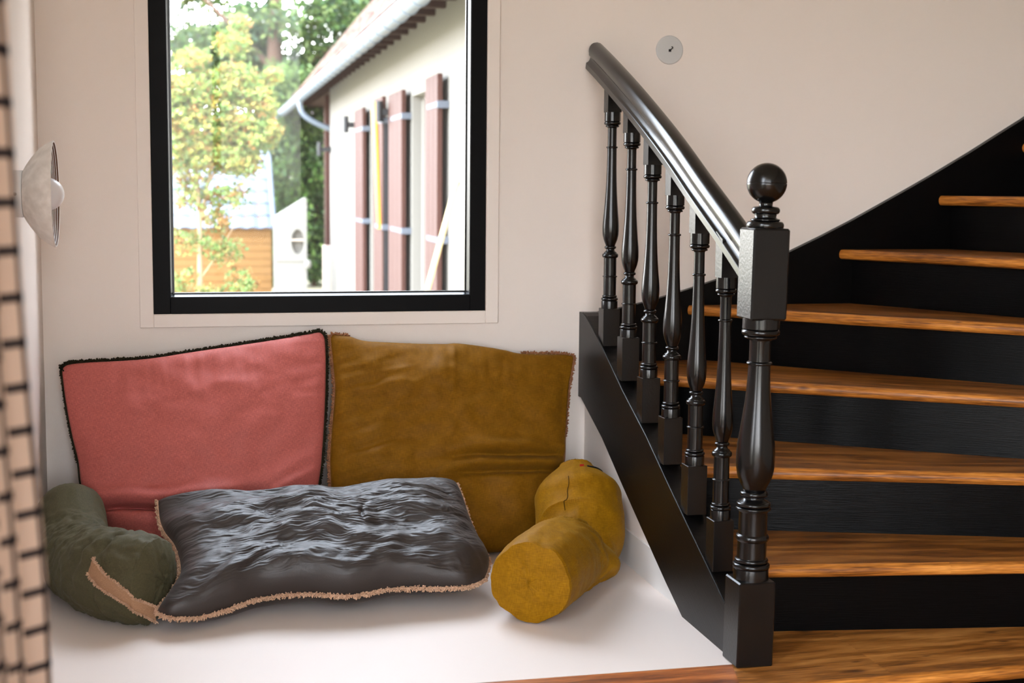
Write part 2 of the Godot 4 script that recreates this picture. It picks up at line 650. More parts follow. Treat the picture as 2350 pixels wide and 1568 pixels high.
	mb.box(Vector3(x0 - tw, y0 - tw, 0), Vector3(x0, y1 + tw, 0.013), 0.002)
	mb.box(Vector3(x1, y0 - tw, 0), Vector3(x1 + tw, y1 + tw, 0.013), 0.002)
	mb.box(Vector3(x0, y0 - tw, 0), Vector3(x1, y0, 0.013), 0.002)
	mb.box(Vector3(x0, y1, 0), Vector3(x1, y1 + tw, 0.009), 0.002)
	struct("trim_1", mb, mats.trim)
	# glazed door in the left wall, beside the camera
	var door := Node3D.new()
	door.name = "door_1"
	add_child(door)
	tag(door, "", "", "", "structure")
	door.transform = Transform3D(Basis(UP, -PI / 2), Vector3(-0.5, 0, 2.75))
	var dw := 3.6
	mb = MB.new()
	for q in 4:
		var px := (dw - 0.06) * q / 3.0
		mb.box(Vector3(px, -0.15, -0.03), Vector3(px + 0.06, 2.45, 0.03), 0.002)
	mb.box(Vector3(0.06, -0.15, -0.03), Vector3(dw - 0.06, -0.09, 0.03), 0.002)
	mb.box(Vector3(0.06, 2.39, -0.03), Vector3(dw - 0.06, 2.45, 0.03), 0.002)
	part("frame", mb, mats.frame, door)
	for q in 3:
		var px := (dw - 0.06) * q / 3.0
		part("pane", slab(Vector3(px + 0.06, -0.09, -0.003), Vector3(px + (dw - 0.06) / 3.0, 2.39, 0.003)), mats.glass, door)

func added_window_behind() -> void:      # added unseen window behind the camera, to brighten the back wall
	var win := Node3D.new()
	win.name = "added_window_2"
	win.position = Vector3(-0.38, 0.3, 6.7)
	add_child(win)
	tag(win, "", "", "", "structure")
	var mb := MB.new()
	for x in [0.0, 0.66, 1.32]:
		mb.box(Vector3(x, 0, -0.03), Vector3(x + 0.06, 2.15, 0.03), 0.002)
	for y in [0.0, 2.09]:
		mb.box(Vector3(0.06, y, -0.03), Vector3(1.32, y + 0.06, 0.03), 0.002)
	part("frame", mb, mats.frame, win)
	for x in [0.06, 0.72]:
		part("pane", slab(Vector3(x, 0.06, -0.003), Vector3(x + 0.6, 2.09, 0.003)), mats.glass, win)

# half-plane clip in (x, z): keeps points with (p - o) . n <= 0
func clipped(poly: Array, o: Vector2, n: Vector2) -> Array:
	var r := []
	for i in poly.size():
		var a: Vector2 = poly[i]
		var b: Vector2 = poly[(i + 1) % poly.size()]
		var da := (a - o).dot(n)
		var db := (b - o).dot(n)
		if da <= 0:
			r.append(a)
		if (da < 0) != (db < 0) and absf(da - db) > 1e-9:
			r.append(a.lerp(b, da / (da - db)))
	return r

func lathe_of(prof: Array, m: Material, called: String, parent: Node3D, at: Vector3, seg := 36) -> MeshInstance3D:
	var mb := MB.new()
	mb.lathe(prof, seg, Vector3.ZERO)
	return part(called, mb, m, parent, at)

# half-round ring of a turned profile between two heights
func torus_at(prof: Array, y0: float, y1: float, r_in: float, r_out: float) -> void:
	prof.append(Vector2(r_in, y0))
	for k in 7:
		var a := -PI / 2 + PI * k / 6
		prof.append(Vector2(r_in + (r_out - r_in) * cos(a), (y0 + y1) / 2 + (y1 - y0) / 2 * sin(a)))
	prof.append(Vector2(r_in, y1))

func staircase() -> void:
	var st := thing("staircase", "black painted winder staircase with golden wooden treads, turned balusters and ball-topped newel", "staircase", Vector3(1.2627, 0, 1.33))
	var o := -st.position
	# treads and risers
	for k in 8:
		var t0: Array = STEPS[k - 1] if k > 0 else [1.55, 1.448, 0.0]
		var a := deg_to_rad(t0[2])
		var d := Vector2(cos(a), sin(a))
		var n := Vector2(-sin(a), cos(a))
		var y := k * RISE
		var base := Vector2(t0[0], t0[1])
		var edge := base + n * (0.046 - THICK / 2)
		var lim := 1.29 if k > 0 else 1.185
		var poly := [Vector2(lim, 0.024), Vector2(2.88, 0.024), Vector2(2.88, 1.6), Vector2(lim, 1.6)]
		if k == 0:
			poly = [Vector2(1.293, 0.5), Vector2(2.88, 0.5), Vector2(2.88, 1.6), Vector2(1.15, 1.6), Vector2(1.222, 1.34), Vector2(1.293, 1.34)]
			edge = Vector2(1.55, 1.48)
		poly = clipped(poly, edge, n)
		if k < 7:
			var u: Array = STEPS[k]
			var ua := deg_to_rad(u[2])
			poly = clipped(poly, Vector2(u[0], u[1]) - Vector2(-sin(ua), cos(ua)) * 0.012, -Vector2(-sin(ua), cos(ua)))
		if poly.size() < 3:
			continue
		var frame := Transform3D(Basis(Vector3(d.x, 0, d.y), UP, Vector3(n.x, 0, n.y)), Vector3(edge.x, y, edge.y))
		var loc := []
		var xl := 9.0
		var xr := -9.0
		for q: Vector2 in poly:
			var e := Vector2((q - edge).dot(d), (q - edge).dot(n))
			loc.append(e)
			if absf(e.y) < 1e-4:
				xl = minf(xl, e.x)
				xr = maxf(xr, e.x)
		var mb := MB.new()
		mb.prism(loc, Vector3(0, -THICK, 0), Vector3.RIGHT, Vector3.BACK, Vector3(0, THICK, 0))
		var tr := part("tread", mb, wood(Vector3(0.37 * k, 0.13 * k, 0.29 * k), Color(0.86, 0.81, 0.72) if k else Color(1, 0.98, 0.95)), st)  # upper treads tinted darker: the dimmer light on their tops is in the colour
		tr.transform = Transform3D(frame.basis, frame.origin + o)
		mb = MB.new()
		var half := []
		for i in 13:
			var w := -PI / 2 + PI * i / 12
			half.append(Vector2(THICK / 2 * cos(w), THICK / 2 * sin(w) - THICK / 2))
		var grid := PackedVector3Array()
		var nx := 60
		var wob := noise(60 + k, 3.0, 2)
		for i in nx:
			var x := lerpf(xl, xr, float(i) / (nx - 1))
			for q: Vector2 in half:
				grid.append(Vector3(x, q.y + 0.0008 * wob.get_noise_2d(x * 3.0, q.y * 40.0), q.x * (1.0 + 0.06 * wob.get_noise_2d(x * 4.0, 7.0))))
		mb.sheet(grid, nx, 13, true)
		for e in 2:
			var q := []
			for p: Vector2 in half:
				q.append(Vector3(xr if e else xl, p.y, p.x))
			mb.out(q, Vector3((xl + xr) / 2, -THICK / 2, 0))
		part("nosing", mb, wood(Vector3(0.37 * k + 0.5, 0.13 * k + 0.2, 0.29 * k), Color(1.10, 1.04, 0.90)), tr)  # lighter wood tint paints the front light onto the tread nose
		# riser under this tread's edge
		var h0 := (k - 1) * RISE
		var h1 := y - THICK
		var cl := [Vector2(1.29, 0.024), Vector2(2.88, 0.024), Vector2(2.88, 1.6), Vector2(1.29, 1.6)]
		if k == 0:
			cl = [Vector2(1.185, 0.5), Vector2(2.88, 0.5), Vector2(2.88, 1.6), Vector2(1.185, 1.6)]
		cl = clipped(cl, base, n)
		cl = clipped(cl, base - n * 0.02, -n)
		if cl.size() >= 3:
			loc = []
			for q: Vector2 in cl:
				loc.append(Vector2((q - base).dot(d), (q - base).dot(n)))
			mb = MB.new()
			mb.prism(loc, Vector3.ZERO, Vector3.RIGHT, Vector3.BACK, Vector3(0, h1 - h0, 0))
			var ri := part("riser", mb, mats.black, st)
			ri.transform = Transform3D(frame.basis, Vector3(base.x, h0, base.y) + o)
	# left string, its upper edge falling from the back wall to the newel
	var lean := Basis(Vector3.RIGHT, 0.4468)     # the string's own z runs down its slope, so that the grain does
	var sp := []
	for q: Vector2 in [Vector2(0, 0.4195), Vector2(0.03, 0.4195), Vector2(0.263, 0.332), Vector2(0.47, 0.231), Vector2(0.67, 0.138), Vector2(0.8534, 0.0535), Vector2(0.98, 0), Vector2(1.29, 0), Vector2(1.29, 0.104), Vector2(1.1577, 0.1687), Vector2(0.994, 0.247), Vector2(0.836, 0.325), Vector2(0.668, 0.411), Vector2(0.454, 0.504), Vector2(0.261, 0.600), Vector2(0.15, 0.650), Vector2(0.07, 0.681), Vector2(0.035, 0.6885), Vector2(0, 0.6885)]:
		var p: Vector3 = lean.inverse() * Vector3(0, q.y, q.x)
		sp.append(Vector2(p.z, p.y))
	var mb := MB.new()
	mb.prism(sp, Vector3.ZERO, Vector3.BACK, UP, Vector3(0.06, 0, 0))
	var arris := []         # eased upper edge
	for k in range(8, sp.size() - 1):
		arris.append(Vector3(0.0022, sp[k].y - 0.0022, sp[k].x))
	mb.tube(arris, [0.0034], 8)
	var sg := part("string", mb, string_paint(), st)
	sg.transform = Transform3D(lean, Vector3(1.2325, 0, 0) + o)
	mb = MB.new()
	mb.prism([Vector2(1.2925, 0.02), Vector2(2.87, 0.02), Vector2(2.87, 1.395), Vector2(2.7555, 1.3187), Vector2(2.6751, 1.2713), Vector2(2.5672, 1.2066), Vector2(2.4336, 1.1313), Vector2(2.3548, 1.0885), Vector2(2.249, 1.0325), Vector2(2.144, 0.9775), Vector2(2.04, 0.927), Vector2(1.934, 0.8785), Vector2(1.8, 0.828), Vector2(1.679, 0.787), Vector2(1.5735, 0.7545), Vector2(1.4821, 0.729), Vector2(1.41, 0.711), Vector2(1.348, 0.698), Vector2(1.2925, 0.6895)], Vector3(0, 0, 0) + o, Vector3.RIGHT, UP, Vector3(0, 0, 0.026))
	part("wall_string", mb, mats.black, st)
	# handrail
	var path := [Vector3(0, 1.4445, 0.004), Vector3(0, 1.4304, 0.043), Vector3(0, 1.3737, 0.201), Vector3(0, 1.3012, 0.384), Vector3(0, 1.2232, 0.569), Vector3(0, 1.1420, 0.751), Vector3(0, 1.0525, 0.934), Vector3(0, 0.9530, 1.131), Vector3(0, 0.8765, 1.275), Vector3(0, 0.868, 1.291)]
	var frames := []
	for i in 61:
		var s := i / 60.0
		var p := along(path, s)
		var d := (along(path, minf(s + 0.02, 1)) - along(path, maxf(s - 0.02, 0))).normalized()
		var u := Vector3(0, d.z, -d.y)
		p.x = 1.2627 + 0.008 * smoothstep(0.9, 1.28, p.z) + 0.004 * smoothstep(0.25, 0.0, p.z)
		frames.append([p + o, Vector3.RIGHT, u])
	var hp := [Vector2(0.0275, 0.0), Vector2(0.0275, 0.016), Vector2(0.0262, 0.019), Vector2(0.0225, 0.0205), Vector2(0.0195, 0.024), Vector2(0.0172, 0.029), Vector2(0.0162, 0.035), Vector2(0.0170, 0.0385), Vector2(0.0200, 0.0400), Vector2(0.0215, 0.0430), Vector2(0.0220, 0.0480), Vector2(0.0235, 0.0540), Vector2(0.0235, 0.0610), Vector2(0.0215, 0.0690), Vector2(0.0172, 0.0760), Vector2(0.0105, 0.0805), Vector2(0.0, 0.0825)]
	var prof := hp.duplicate()
	for i in range(hp.size() - 2, -1, -1):
		prof.append(Vector2(-hp[i].x, hp[i].y))
	var sharp := []
	for q: Vector2 in prof:
		sharp.append(q)
		if absf(q.x) > 0.0274:
			sharp.append(q)
	mb = MB.new()
	mb.sweep(prof, frames, false, sharp)
	part("handrail", mb, mats.black_turned, st)
	# balusters
	var zs := [0.2185, 0.408, 0.5936, 0.7778, 0.9616, 1.143]
	var ys := [0.7184, 0.652, 0.5605, 0.4804, 0.3885, 0.2917]
	var bp := [Vector2(0.0, 0.0), Vector2(0.0245, 0.0), Vector2(0.0245, 0.0), Vector2(0.0245, 0.022)]
	torus_at(bp, 0.0235, 0.033, 0.021, 0.0255)
	torus_at(bp, 0.0335, 0.040, 0.0195, 0.0225)
	bp.append_array([Vector2(0.0193, 0.0405), Vector2(0.0193, 0.0405), Vector2(0.0193, 0.0935)])
	torus_at(bp, 0.094, 0.0985, 0.0193, 0.0222)
	bp.append_array([Vector2(0.0190, 0.099), Vector2(0.0190, 0.099), Vector2(0.0190, 0.151)])
	torus_at(bp, 0.152, 0.1655, 0.0195, 0.0245)
	bp.append_array([Vector2(0.019, 0.168), Vector2(0.0135, 0.172), Vector2(0.0125, 0.177)])
	torus_at(bp, 0.1785, 0.1875, 0.013, 0.0178)
	var vase := [[0.188, 0.0142], [0.192, 0.0150], [0.199, 0.0180], [0.208, 0.0212], [0.220, 0.0238], [0.232, 0.0247], [0.246, 0.0247], [0.262, 0.0238], [0.285, 0.0216], [0.315, 0.0192], [0.345, 0.0172], [0.380, 0.0156], [0.420, 0.0145], [0.462, 0.0140], [0.476, 0.0140]]
	for q in vase:
		bp.append(Vector2(q[1], q[0]))
	torus_at(bp, 0.4765, 0.4825, 0.0140, 0.0172)
	bp.append_array([Vector2(0.0132, 0.483), Vector2(0.0132, 0.483), Vector2(0.0132, 0.535), Vector2(0.0150, 0.5385)])
	torus_at(bp, 0.5385, 0.5445, 0.0165, 0.0205)
	torus_at(bp, 0.545, 0.5555, 0.020, 0.0250)
	bp.append_array([Vector2(0.0240, 0.556), Vector2(0.0240, 0.556), Vector2(0.0240, 0.582), Vector2(0.0240, 0.582), Vector2(0.0, 0.582)])
	for i in 6:
		var bal := Node3D.new()
		bal.name = "baluster"
		st.add_child(bal, true)
		bal.position = Vector3(1.2627, 0, zs[i]) + o
		lathe_of(bp, mats.black_turned, "turned_shaft", bal, Vector3(0, ys[i], 0), 32)
		var yb := 0.7
		for q in frames:
			if q[0].z - o.z < zs[i]:
				yb = q[0].y
		var half := 0.0255
		mb = MB.new()
		mb.box(Vector3(-half, ys[i] - 0.125, -half), Vector3(half, ys[i], half), 0.0012)
		part("foot_block", mb, mats.black_post, bal)
		half = 0.021
		mb = MB.new()       # slanted under the rail
		mb.prism([Vector2(-half, ys[i] + 0.582), Vector2(half, ys[i] + 0.582), Vector2(half, yb + 0.008), Vector2(-half, yb + 0.026)], Vector3(-half, 0, 0), Vector3.BACK, UP, Vector3(half * 2, 0, 0))
		part("head_block", mb, mats.black_post, bal)
	# newel post, leaning a hair to the right
	var nw := Node3D.new()
	nw.name = "newel_post"
	st.add_child(nw)
	nw.rotation.z = -0.0128
	mb = MB.new()
	mb.box(Vector3(-0.044, 0, -0.044), Vector3(0.044, 0.197, 0.044), 0.003)
	part("foot_block", mb, mats.black_post, nw)
	var np := [Vector2(0.0, 0.196), Vector2(0.0405, 0.196), Vector2(0.0405, 0.196), Vector2(0.0400, 0.221)]
	torus_at(np, 0.2215, 0.2345, 0.037, 0.0425)
	torus_at(np, 0.235, 0.245, 0.034, 0.0385)
	np.append_array([Vector2(0.0335, 0.246), Vector2(0.0335, 0.246), Vector2(0.0332, 0.284)])
	torus_at(np, 0.285, 0.3, 0.0335, 0.0378)
	np.append_array([Vector2(0.0325, 0.301), Vector2(0.0325, 0.301), Vector2(0.0325, 0.353), Vector2(0.036, 0.356)])
	torus_at(np, 0.357, 0.3645, 0.0355, 0.0402)
	torus_at(np, 0.365, 0.3755, 0.0335, 0.0388)
	np.append_array([Vector2(0.031, 0.3775), Vector2(0.0245, 0.381), Vector2(0.0232, 0.3855)])
	torus_at(np, 0.387, 0.401, 0.0235, 0.0318)
	for q in [[0.402, 0.0250], [0.406, 0.0262], [0.417, 0.0320], [0.428, 0.0370], [0.440, 0.0405], [0.455, 0.0430], [0.472, 0.0438], [0.492, 0.0433], [0.515, 0.0415], [0.545, 0.0375], [0.577, 0.0330], [0.605, 0.0296], [0.632, 0.0272], [0.660, 0.0256], [0.687, 0.0248]]:
		np.append(Vector2(q[1], q[0]))
	torus_at(np, 0.6885, 0.6965, 0.0248, 0.0292)
	np.append_array([Vector2(0.0240, 0.697), Vector2(0.0240, 0.697), Vector2(0.0238, 0.744), Vector2(0.027, 0.7475)])
	torus_at(np, 0.748, 0.7555, 0.031, 0.0365)
	torus_at(np, 0.756, 0.770, 0.037, 0.0428)
	np.append_array([Vector2(0.0415, 0.771), Vector2(0.0415, 0.771), Vector2(0.0415, 0.795), Vector2(0.0415, 0.795), Vector2(0, 0.795)])
	lathe_of(np, mats.black_turned, "turned_shaft", nw, Vector3.ZERO, 56)
	mb = MB.new()           # head block with eased ends
	mb.box(Vector3(-0.043, 0.792, -0.043), Vector3(0.043, 0.996, 0.043), 0.0045)
	part("head_block", mb, mats.black_post, nw)
	var fp := [Vector2(0, 0.993)]
	torus_at(fp, 0.993, 1.0105, 0.036, 0.0415)
	torus_at(fp, 1.011, 1.0165, 0.029, 0.0325)
	fp.append_array([Vector2(0.0265, 1.017), Vector2(0.0235, 1.020), Vector2(0.0245, 1.025)])
	torus_at(fp, 1.0265, 1.043, 0.0245, 0.0315)
	fp.append_array([Vector2(0.0165, 1.044), Vector2(0.0145, 1.046), Vector2(0.0150, 1.050)])
	for i in 21:            # ball with a groove round its middle
		var a := -1.22 + (PI / 2 + 1.22) * i / 20
		var r := 0.0445
		if i == 9:
			fp.append(Vector2(r, 1.0945))
			fp.append(Vector2(r - 0.0018, 1.0954))
			fp.append(Vector2(r, 1.0963))
		if absf(a) > 0.03:
			fp.append(Vector2(r * cos(a), 1.0954 + r * sin(a)))
	lathe_of(fp, mats.black_turned, "ball_finial", nw, Vector3.ZERO, 56)

# ------------------------------------------------------------------ cushions on the nook floor
func seam_cord(mb: MB, pts: Array, r: float) -> void:
	var q := []
	for i in 60:
		q.append(along(pts, i / 59.0))
	mb.tube(q, [r], 6)

func cushions() -> void:
	var lean := Vector3(0, 0.351, 0.936)
	var soft := noise(31, 2.2, 3)
	var fold := noise(32, 1.0, 3)
	var pink := cloth(Color(0.89, 0.475, 0.44), mats.linen, 0.10, 0.02, 0.25, 0.6, 0.35)
	var slate := cloth(Color(0.25, 0.245, 0.255), mats.linen, 0.10, 0.02)
	var mustard := cloth(Color(0.585, 0.400, 0.080), mats.velvet, 0.16, 0.02, 0.3, 0.6, 0.2)
	var mustard_light := cloth(Color(0.68, 0.48, 0.06), mats.velvet, 0.16, 0.02, 0.25, 0.6, 0.2)
	var olive := cloth(Color(0.39, 0.37, 0.265), mats.linen, 0.09, 0.02, 0.35, 0.7, 0.3)
	var grey := cloth(Color(0.19, 0.150, 0.132), mats.linen, 0.05, 0.03, 0.8, 0.50, 0.6)
	var cream_tuft := mat(Color(0.80, 0.65, 0.54), 0.9, 0.2)
	var tan_tuft := mat(Color(0.62, 0.43, 0.31), 0.9, 0.2)
	var dark_tuft := mat(Color(0.165, 0.15, 0.10), 0.9, 0.2)
	for m in [cream_tuft, tan_tuft, dark_tuft]:
		m.vertex_color_use_as_albedo = true

	# rose cushion
	var c := thing("cushion", "large rose pink cushion with a dark fringe leaning on the wall under the window", "cushion", Vector3(0.06, 0, 0.3))
	var o := -c.position
	var top := [Vector3(-0.325, 0.548, 0.095), Vector3(-0.312, 0.562, 0.089), Vector3(-0.255, 0.568, 0.087), Vector3(-0.098, 0.574, 0.085), Vector3(0.050, 0.592, 0.078), Vector3(0.239, 0.617, 0.069), Vector3(0.367, 0.636, 0.061), Vector3(0.413, 0.642, 0.059), Vector3(0.427, 0.623, 0.067)]
	var right := [Vector3(0.427, 0.623, 0.067), Vector3(0.425, 0.533, 0.100), Vector3(0.416, 0.410, 0.146), Vector3(0.401, 0.277, 0.196), Vector3(0.387, 0.193, 0.228), Vector3(0.372, 0.03, 0.286)]
	var left := [Vector3(-0.325, 0.548, 0.095), Vector3(-0.312, 0.453, 0.130), Vector3(-0.296, 0.370, 0.161), Vector3(-0.279, 0.300, 0.188), Vector3(-0.269, 0.230, 0.214), Vector3(-0.238, 0.177, 0.234), Vector3(-0.197, 0.119, 0.256), Vector3(-0.151, 0.02, 0.288)]
	var bottom := [Vector3(-0.151, 0.02, 0.288), Vector3(0.1, 0.012, 0.30), Vector3(0.372, 0.03, 0.286)]
	var face := func(u: float, v: float) -> float:
		var e := puff(u, v, 2.4, 0.55)
		var h := 0.078 * e * (1.0 + 0.35 * soft.get_noise_2d(u * 0.9, v * 0.9))
		# slumping crease low on the left, soft folds low on the right, gathers along the seams
		var cr := 0.715 + 0.05 * u + 0.012 * fold.get_noise_2d(u * 3.0, 4.0)
		h -= e * 0.070 * bump(v, cr, 0.014) * smoothstep(0.62, 0.30, u)
		h += e * 0.040 * bump(v, cr - 0.06, 0.045) * smoothstep(0.9, 0.2, u)
		h += e * 0.022 * bump(v, cr + 0.07, 0.05) * smoothstep(0.6, 0.2, u)
		h += e * 0.022 * bump(v, 0.72 - 0.5 * (u - 0.78), 0.035) * bump(u, 0.80, 0.16)
		h -= e * 0.024 * bump(v, 0.80 - 0.5 * (u - 0.78), 0.025) * bump(u, 0.78, 0.16)
		h += e * 0.015 * bump(v, 0.60 - 0.35 * (u - 0.85), 0.04) * bump(u, 0.88, 0.12)
		h += 0.009 * fold.get_noise_2d(u * 22.0, v * 2.5) * e * bump(v, 0.0, 0.16)
		h += 0.011 * fold.get_noise_2d(u * 3.0 + 9.0, v * 16.0) * e * (bump(u, 1.0, 0.13) + bump(u, 0.0, 0.10))
		h += 0.009 * fold.get_noise_2d(u * 4.0, v * 4.0 + 3.0) * e
		return h
	var back := func(u: float, v: float) -> float: return 0.055 * puff(u, v, 2.6, 0.5)
	var two := cushion_faces(top, right, bottom, left, lean, face, back, 120, 120)
	part("front_panel", two[0], pink, c, o)
	tag(part("back_panel", two[1], slate, c, o), "slate grey back of the cushion")
	var rim := MB.new()
	for e in [top, right, left]:
		seam_cord(rim, e, 0.0045)
	part("piping", rim, dark_tuft, c, o)
	fringe("fringe", top, dark_tuft, c, 0.0095, 1500, Vector3(0, 1, 0.05))
	fringe("fringe", right, dark_tuft, c, 0.0085, 1200, Vector3(1, 0.1, 0.1))
	fringe("fringe", left.slice(0, 4), dark_tuft, c, 0.0065, 900, Vector3(-1, 0.1, 0.1))

	# mustard cushion
	c = thing("cushion", "large mustard velvet cushion leaning on the wall to the right of the pink one", "cushion", Vector3(0.8, 0, 0.3))
	o = -c.position
	top = [Vector3(0.441, 0.626, 0.065), Vector3(0.451, 0.634, 0.062), Vector3(0.497, 0.629, 0.064), Vector3(0.561, 0.613, 0.070), Vector3(0.760, 0.602, 0.074), Vector3(0.840, 0.601, 0.075), Vector3(0.962, 0.582, 0.082), Vector3(1.029, 0.569, 0.086), Vector3(1.167, 0.564, 0.088), Vector3(1.190, 0.553, 0.092)]
	right = [Vector3(1.190, 0.553, 0.092), Vector3(1.176, 0.505, 0.111), Vector3(1.162, 0.454, 0.130), Vector3(1.141, 0.327, 0.177), Vector3(1.130, 0.252, 0.205), Vector3(1.099, 0.178, 0.233), Vector3(1.067, 0.01, 0.30)]
	left = [Vector3(0.441, 0.626, 0.065), Vector3(0.447, 0.532, 0.100), Vector3(0.448, 0.470, 0.124), Vector3(0.432, 0.348, 0.169), Vector3(0.425, 0.276, 0.197), Vector3(0.425, 0.192, 0.228), Vector3(0.423, 0.01, 0.30)]
	bottom = [Vector3(0.423, 0.01, 0.30), Vector3(0.75, 0.008, 0.305), Vector3(1.067, 0.01, 0.30)]
	face = func(u: float, v: float) -> float:
		var e := puff(u, v, 2.6, 0.55)
		var h := 0.082 * e * (1.0 + 0.3 * soft.get_noise_2d(u * 1.1 + 5.0, v * 1.1))
		var a := 0.50 + 0.10 * (1.0 - u) ** 2 + 0.01 * fold.get_noise_2d(u * 4.0, 8.0)
		h -= e * 0.028 * bump(v, a + 0.03, 0.014) * smoothstep(0.35, 0.75, u)
		h += e * 0.022 * bump(v, a - 0.02, 0.03) * smoothstep(0.3, 0.75, u)
		var b := 0.595 + 0.20 * (0.9 - u) ** 2
		h -= e * 0.032 * bump(v, b + 0.03, 0.016) * smoothstep(0.35, 0.7, u)
		h += e * 0.026 * bump(v, b - 0.02, 0.028) * smoothstep(0.35, 0.7, u)
		# gathers fanning from the left seam
		h += 0.022 * e * fold.get_noise_2d(u * 1.2 + 3.0, (v + 0.35 * u) * 11.0) * smoothstep(0.42, 0.02, u)
		h += 0.012 * e * fold.get_noise_2d(u * 16.0, v * 2.0 + 7.0) * bump(v, 0.0, 0.16)
		h += 0.014 * e * fold.get_noise_2d(u * 2.0 + 9.0, (v - 0.3 * u) * 10.0) * smoothstep(0.75, 1.0, u)
		h += 0.010 * e * fold.get_noise_2d(u * 4.0, v * 4.0)
		return h
	two = cushion_faces(top, right, bottom, left, lean, face, back, 120, 120)
	part("front_panel", two[0], mustard, c, o)
	part("back_panel", two[1], mustard, c, o)
	for e in [right, left]:
		rim = MB.new()
		seam_cord(rim, e, 0.004)
		part("piping", rim, tan_tuft, c, o)
	fringe("fringe", left, tan_tuft, c, 0.0085, 1200, Vector3(-1, 0.1, 0.1))
	fringe("fringe", right.slice(0, 4), tan_tuft, c, 0.0085, 1200, Vector3(1, 0.1, 0.1))
	fringe("fringe", top.slice(0, 3), tan_tuft, c, 0.0085, 1200, Vector3(0, 1, 0.1))
	fringe("fringe", top.slice(7, 10), tan_tuft, c, 0.0085, 1200, Vector3(0.3, 1, 0.1))

	# crinkled grey cushion lying in front
	c = thing("cushion", "flat charcoal grey crinkled cushion with a pale fringe lying in front of the others", "cushion", Vector3(0.35, 0, 0.6))
	o = -c.position
	top = [Vector3(-0.061, 0.230, 0.420), Vector3(-0.017, 0.240, 0.420), Vector3(0.075, 0.245, 0.420), Vector3(0.215, 0.228, 0.420), Vector3(0.333, 0.236, 0.420), Vector3(0.429, 0.228, 0.420), Vector3(0.575, 0.242, 0.420), Vector3(0.699, 0.252, 0.420), Vector3(0.758, 0.245, 0.420)]
	right = [Vector3(0.758, 0.245, 0.420), Vector3(0.766, 0.210, 0.460), Vector3(0.770, 0.163, 0.550), Vector3(0.782, 0.119, 0.620), Vector3(0.791, 0.091, 0.700), Vector3(0.765, 0.065, 0.770)]
	left = [Vector3(-0.061, 0.230, 0.420), Vector3(-0.057, 0.189, 0.450), Vector3(-0.044, 0.168, 0.520), Vector3(-0.014, 0.140, 0.600), Vector3(-0.006, 0.095, 0.720), Vector3(-0.061, 0.050, 0.839)]
	bottom = [Vector3(-0.061, 0.050, 0.839), Vector3(-0.030, 0.045, 0.872), Vector3(0.031, 0.036, 0.858), Vector3(0.105, 0.040, 0.822), Vector3(0.181, 0.050, 0.782), Vector3(0.299, 0.060, 0.790), Vector3(0.406, 0.055, 0.814), Vector3(0.520, 0.060, 0.792), Vector3(0.629, 0.060, 0.806), Vector3(0.708, 0.060, 0.810), Vector3(0.765, 0.065, 0.770)]
	var crinkle := noise(35, 1.0, 3)
	face = func(u: float, v: float) -> float:
		var e := sqrt(maxf((1.0 - pow(absf(2.0 * u - 1.0), 3.0)) * (1.0 - pow(absf(2.0 * v - 1.0), 2.6 if v < 0.5 else 5.0)), 0.0))
		var h := 0.104 * e * (1.0 + 0.25 * soft.get_noise_2d(u * 1.4 + 11.0, v * 1.2))
		h *= 1.0 - 0.35 * bump(u, 0.0, 0.2) * bump(v, 0.0, 0.35)
		h += 0.009 * e * fold.get_noise_2d(u * 1.8 + 1.0, v * 2.6)
		# long crinkles running from end to end
		var y := v + 0.05 * soft.get_noise_2d(u * 2.0, v * 2.0)
		h += 0.0028 * crinkle.get_noise_2d(u * 5.0, y * 46.0) * sqrt(e) * (0.35 + 0.65 * smoothstep(0.85, 0.45, v))
		h += 0.0015 * crinkle.get_noise_2d(u * 12.0, y * 84.0) * sqrt(e)
		# dents near the right end
		h -= e * 0.014 * bump(v, 0.30 + 0.25 * (u - 0.8), 0.012) * bump(u, 0.83, 0.06)
		h -= e * 0.012 * bump(v, 0.21 + 0.2 * (u - 0.8), 0.010) * bump(u, 0.85, 0.06)
		h -= e * 0.010 * bump(u, 0.64 + 0.04 * sin(v * 9.0), 0.008) * bump(v, 0.47, 0.09)
		# gathers towards the right front corner and the left end
		h += 0.006 * e * fold.get_noise_2d((u - 0.4 * v) * 26.0, v * 2.0) * smoothstep(0.80, 1.0, u)
		h += 0.006 * e * fold.get_noise_2d(u * 3.0, v * 16.0) * smoothstep(0.16, 0.0, u)
		return h
	back = func(u: float, v: float) -> float: return 0.075 * puff(u, v, 2.6, 0.45)
	two = cushion_faces(top, right, bottom, left, Vector3(0, 0.894, 0.447), face, back, 240, 240)
	part("top_panel", two[0], grey, c, o)
	part("under_panel", two[1], grey, c, o)
	rim = MB.new()
	for e in [right, left, bottom]:
		seam_cord(rim, e, 0.0038)
	part("piping", rim, cream_tuft, c, o)
	fringe("fringe", bottom, cream_tuft, c, 0.0085, 1500, Vector3(0, -0.3, 1), 1.0)
	fringe("fringe", left, cream_tuft, c, 0.0085, 1200, Vector3(-1, 0, 0.1))
	fringe("fringe", right, cream_tuft, c, 0.0075, 1000, Vector3(1, 0, 0.1))

	# mustard bolster bent against the wall under the stair
	c = thing("bolster", "bent mustard velvet bolster lying against the wall under the stair", "bolster", Vector3(0.95, 0, 0.75))
	o = -c.position
	var pts := [Vector3(0.838, 0.106, 0.962), Vector3(0.90, 0.107, 0.86), Vector3(0.975, 0.100, 0.74), Vector3(1.055, 0.084, 0.60), Vector3(1.100, 0.098, 0.505), Vector3(1.116, 0.150, 0.435), Vector3(1.122, 0.215, 0.385), Vector3(1.128, 0.268, 0.350)]
	var wr := noise(36, 1.0, 3)
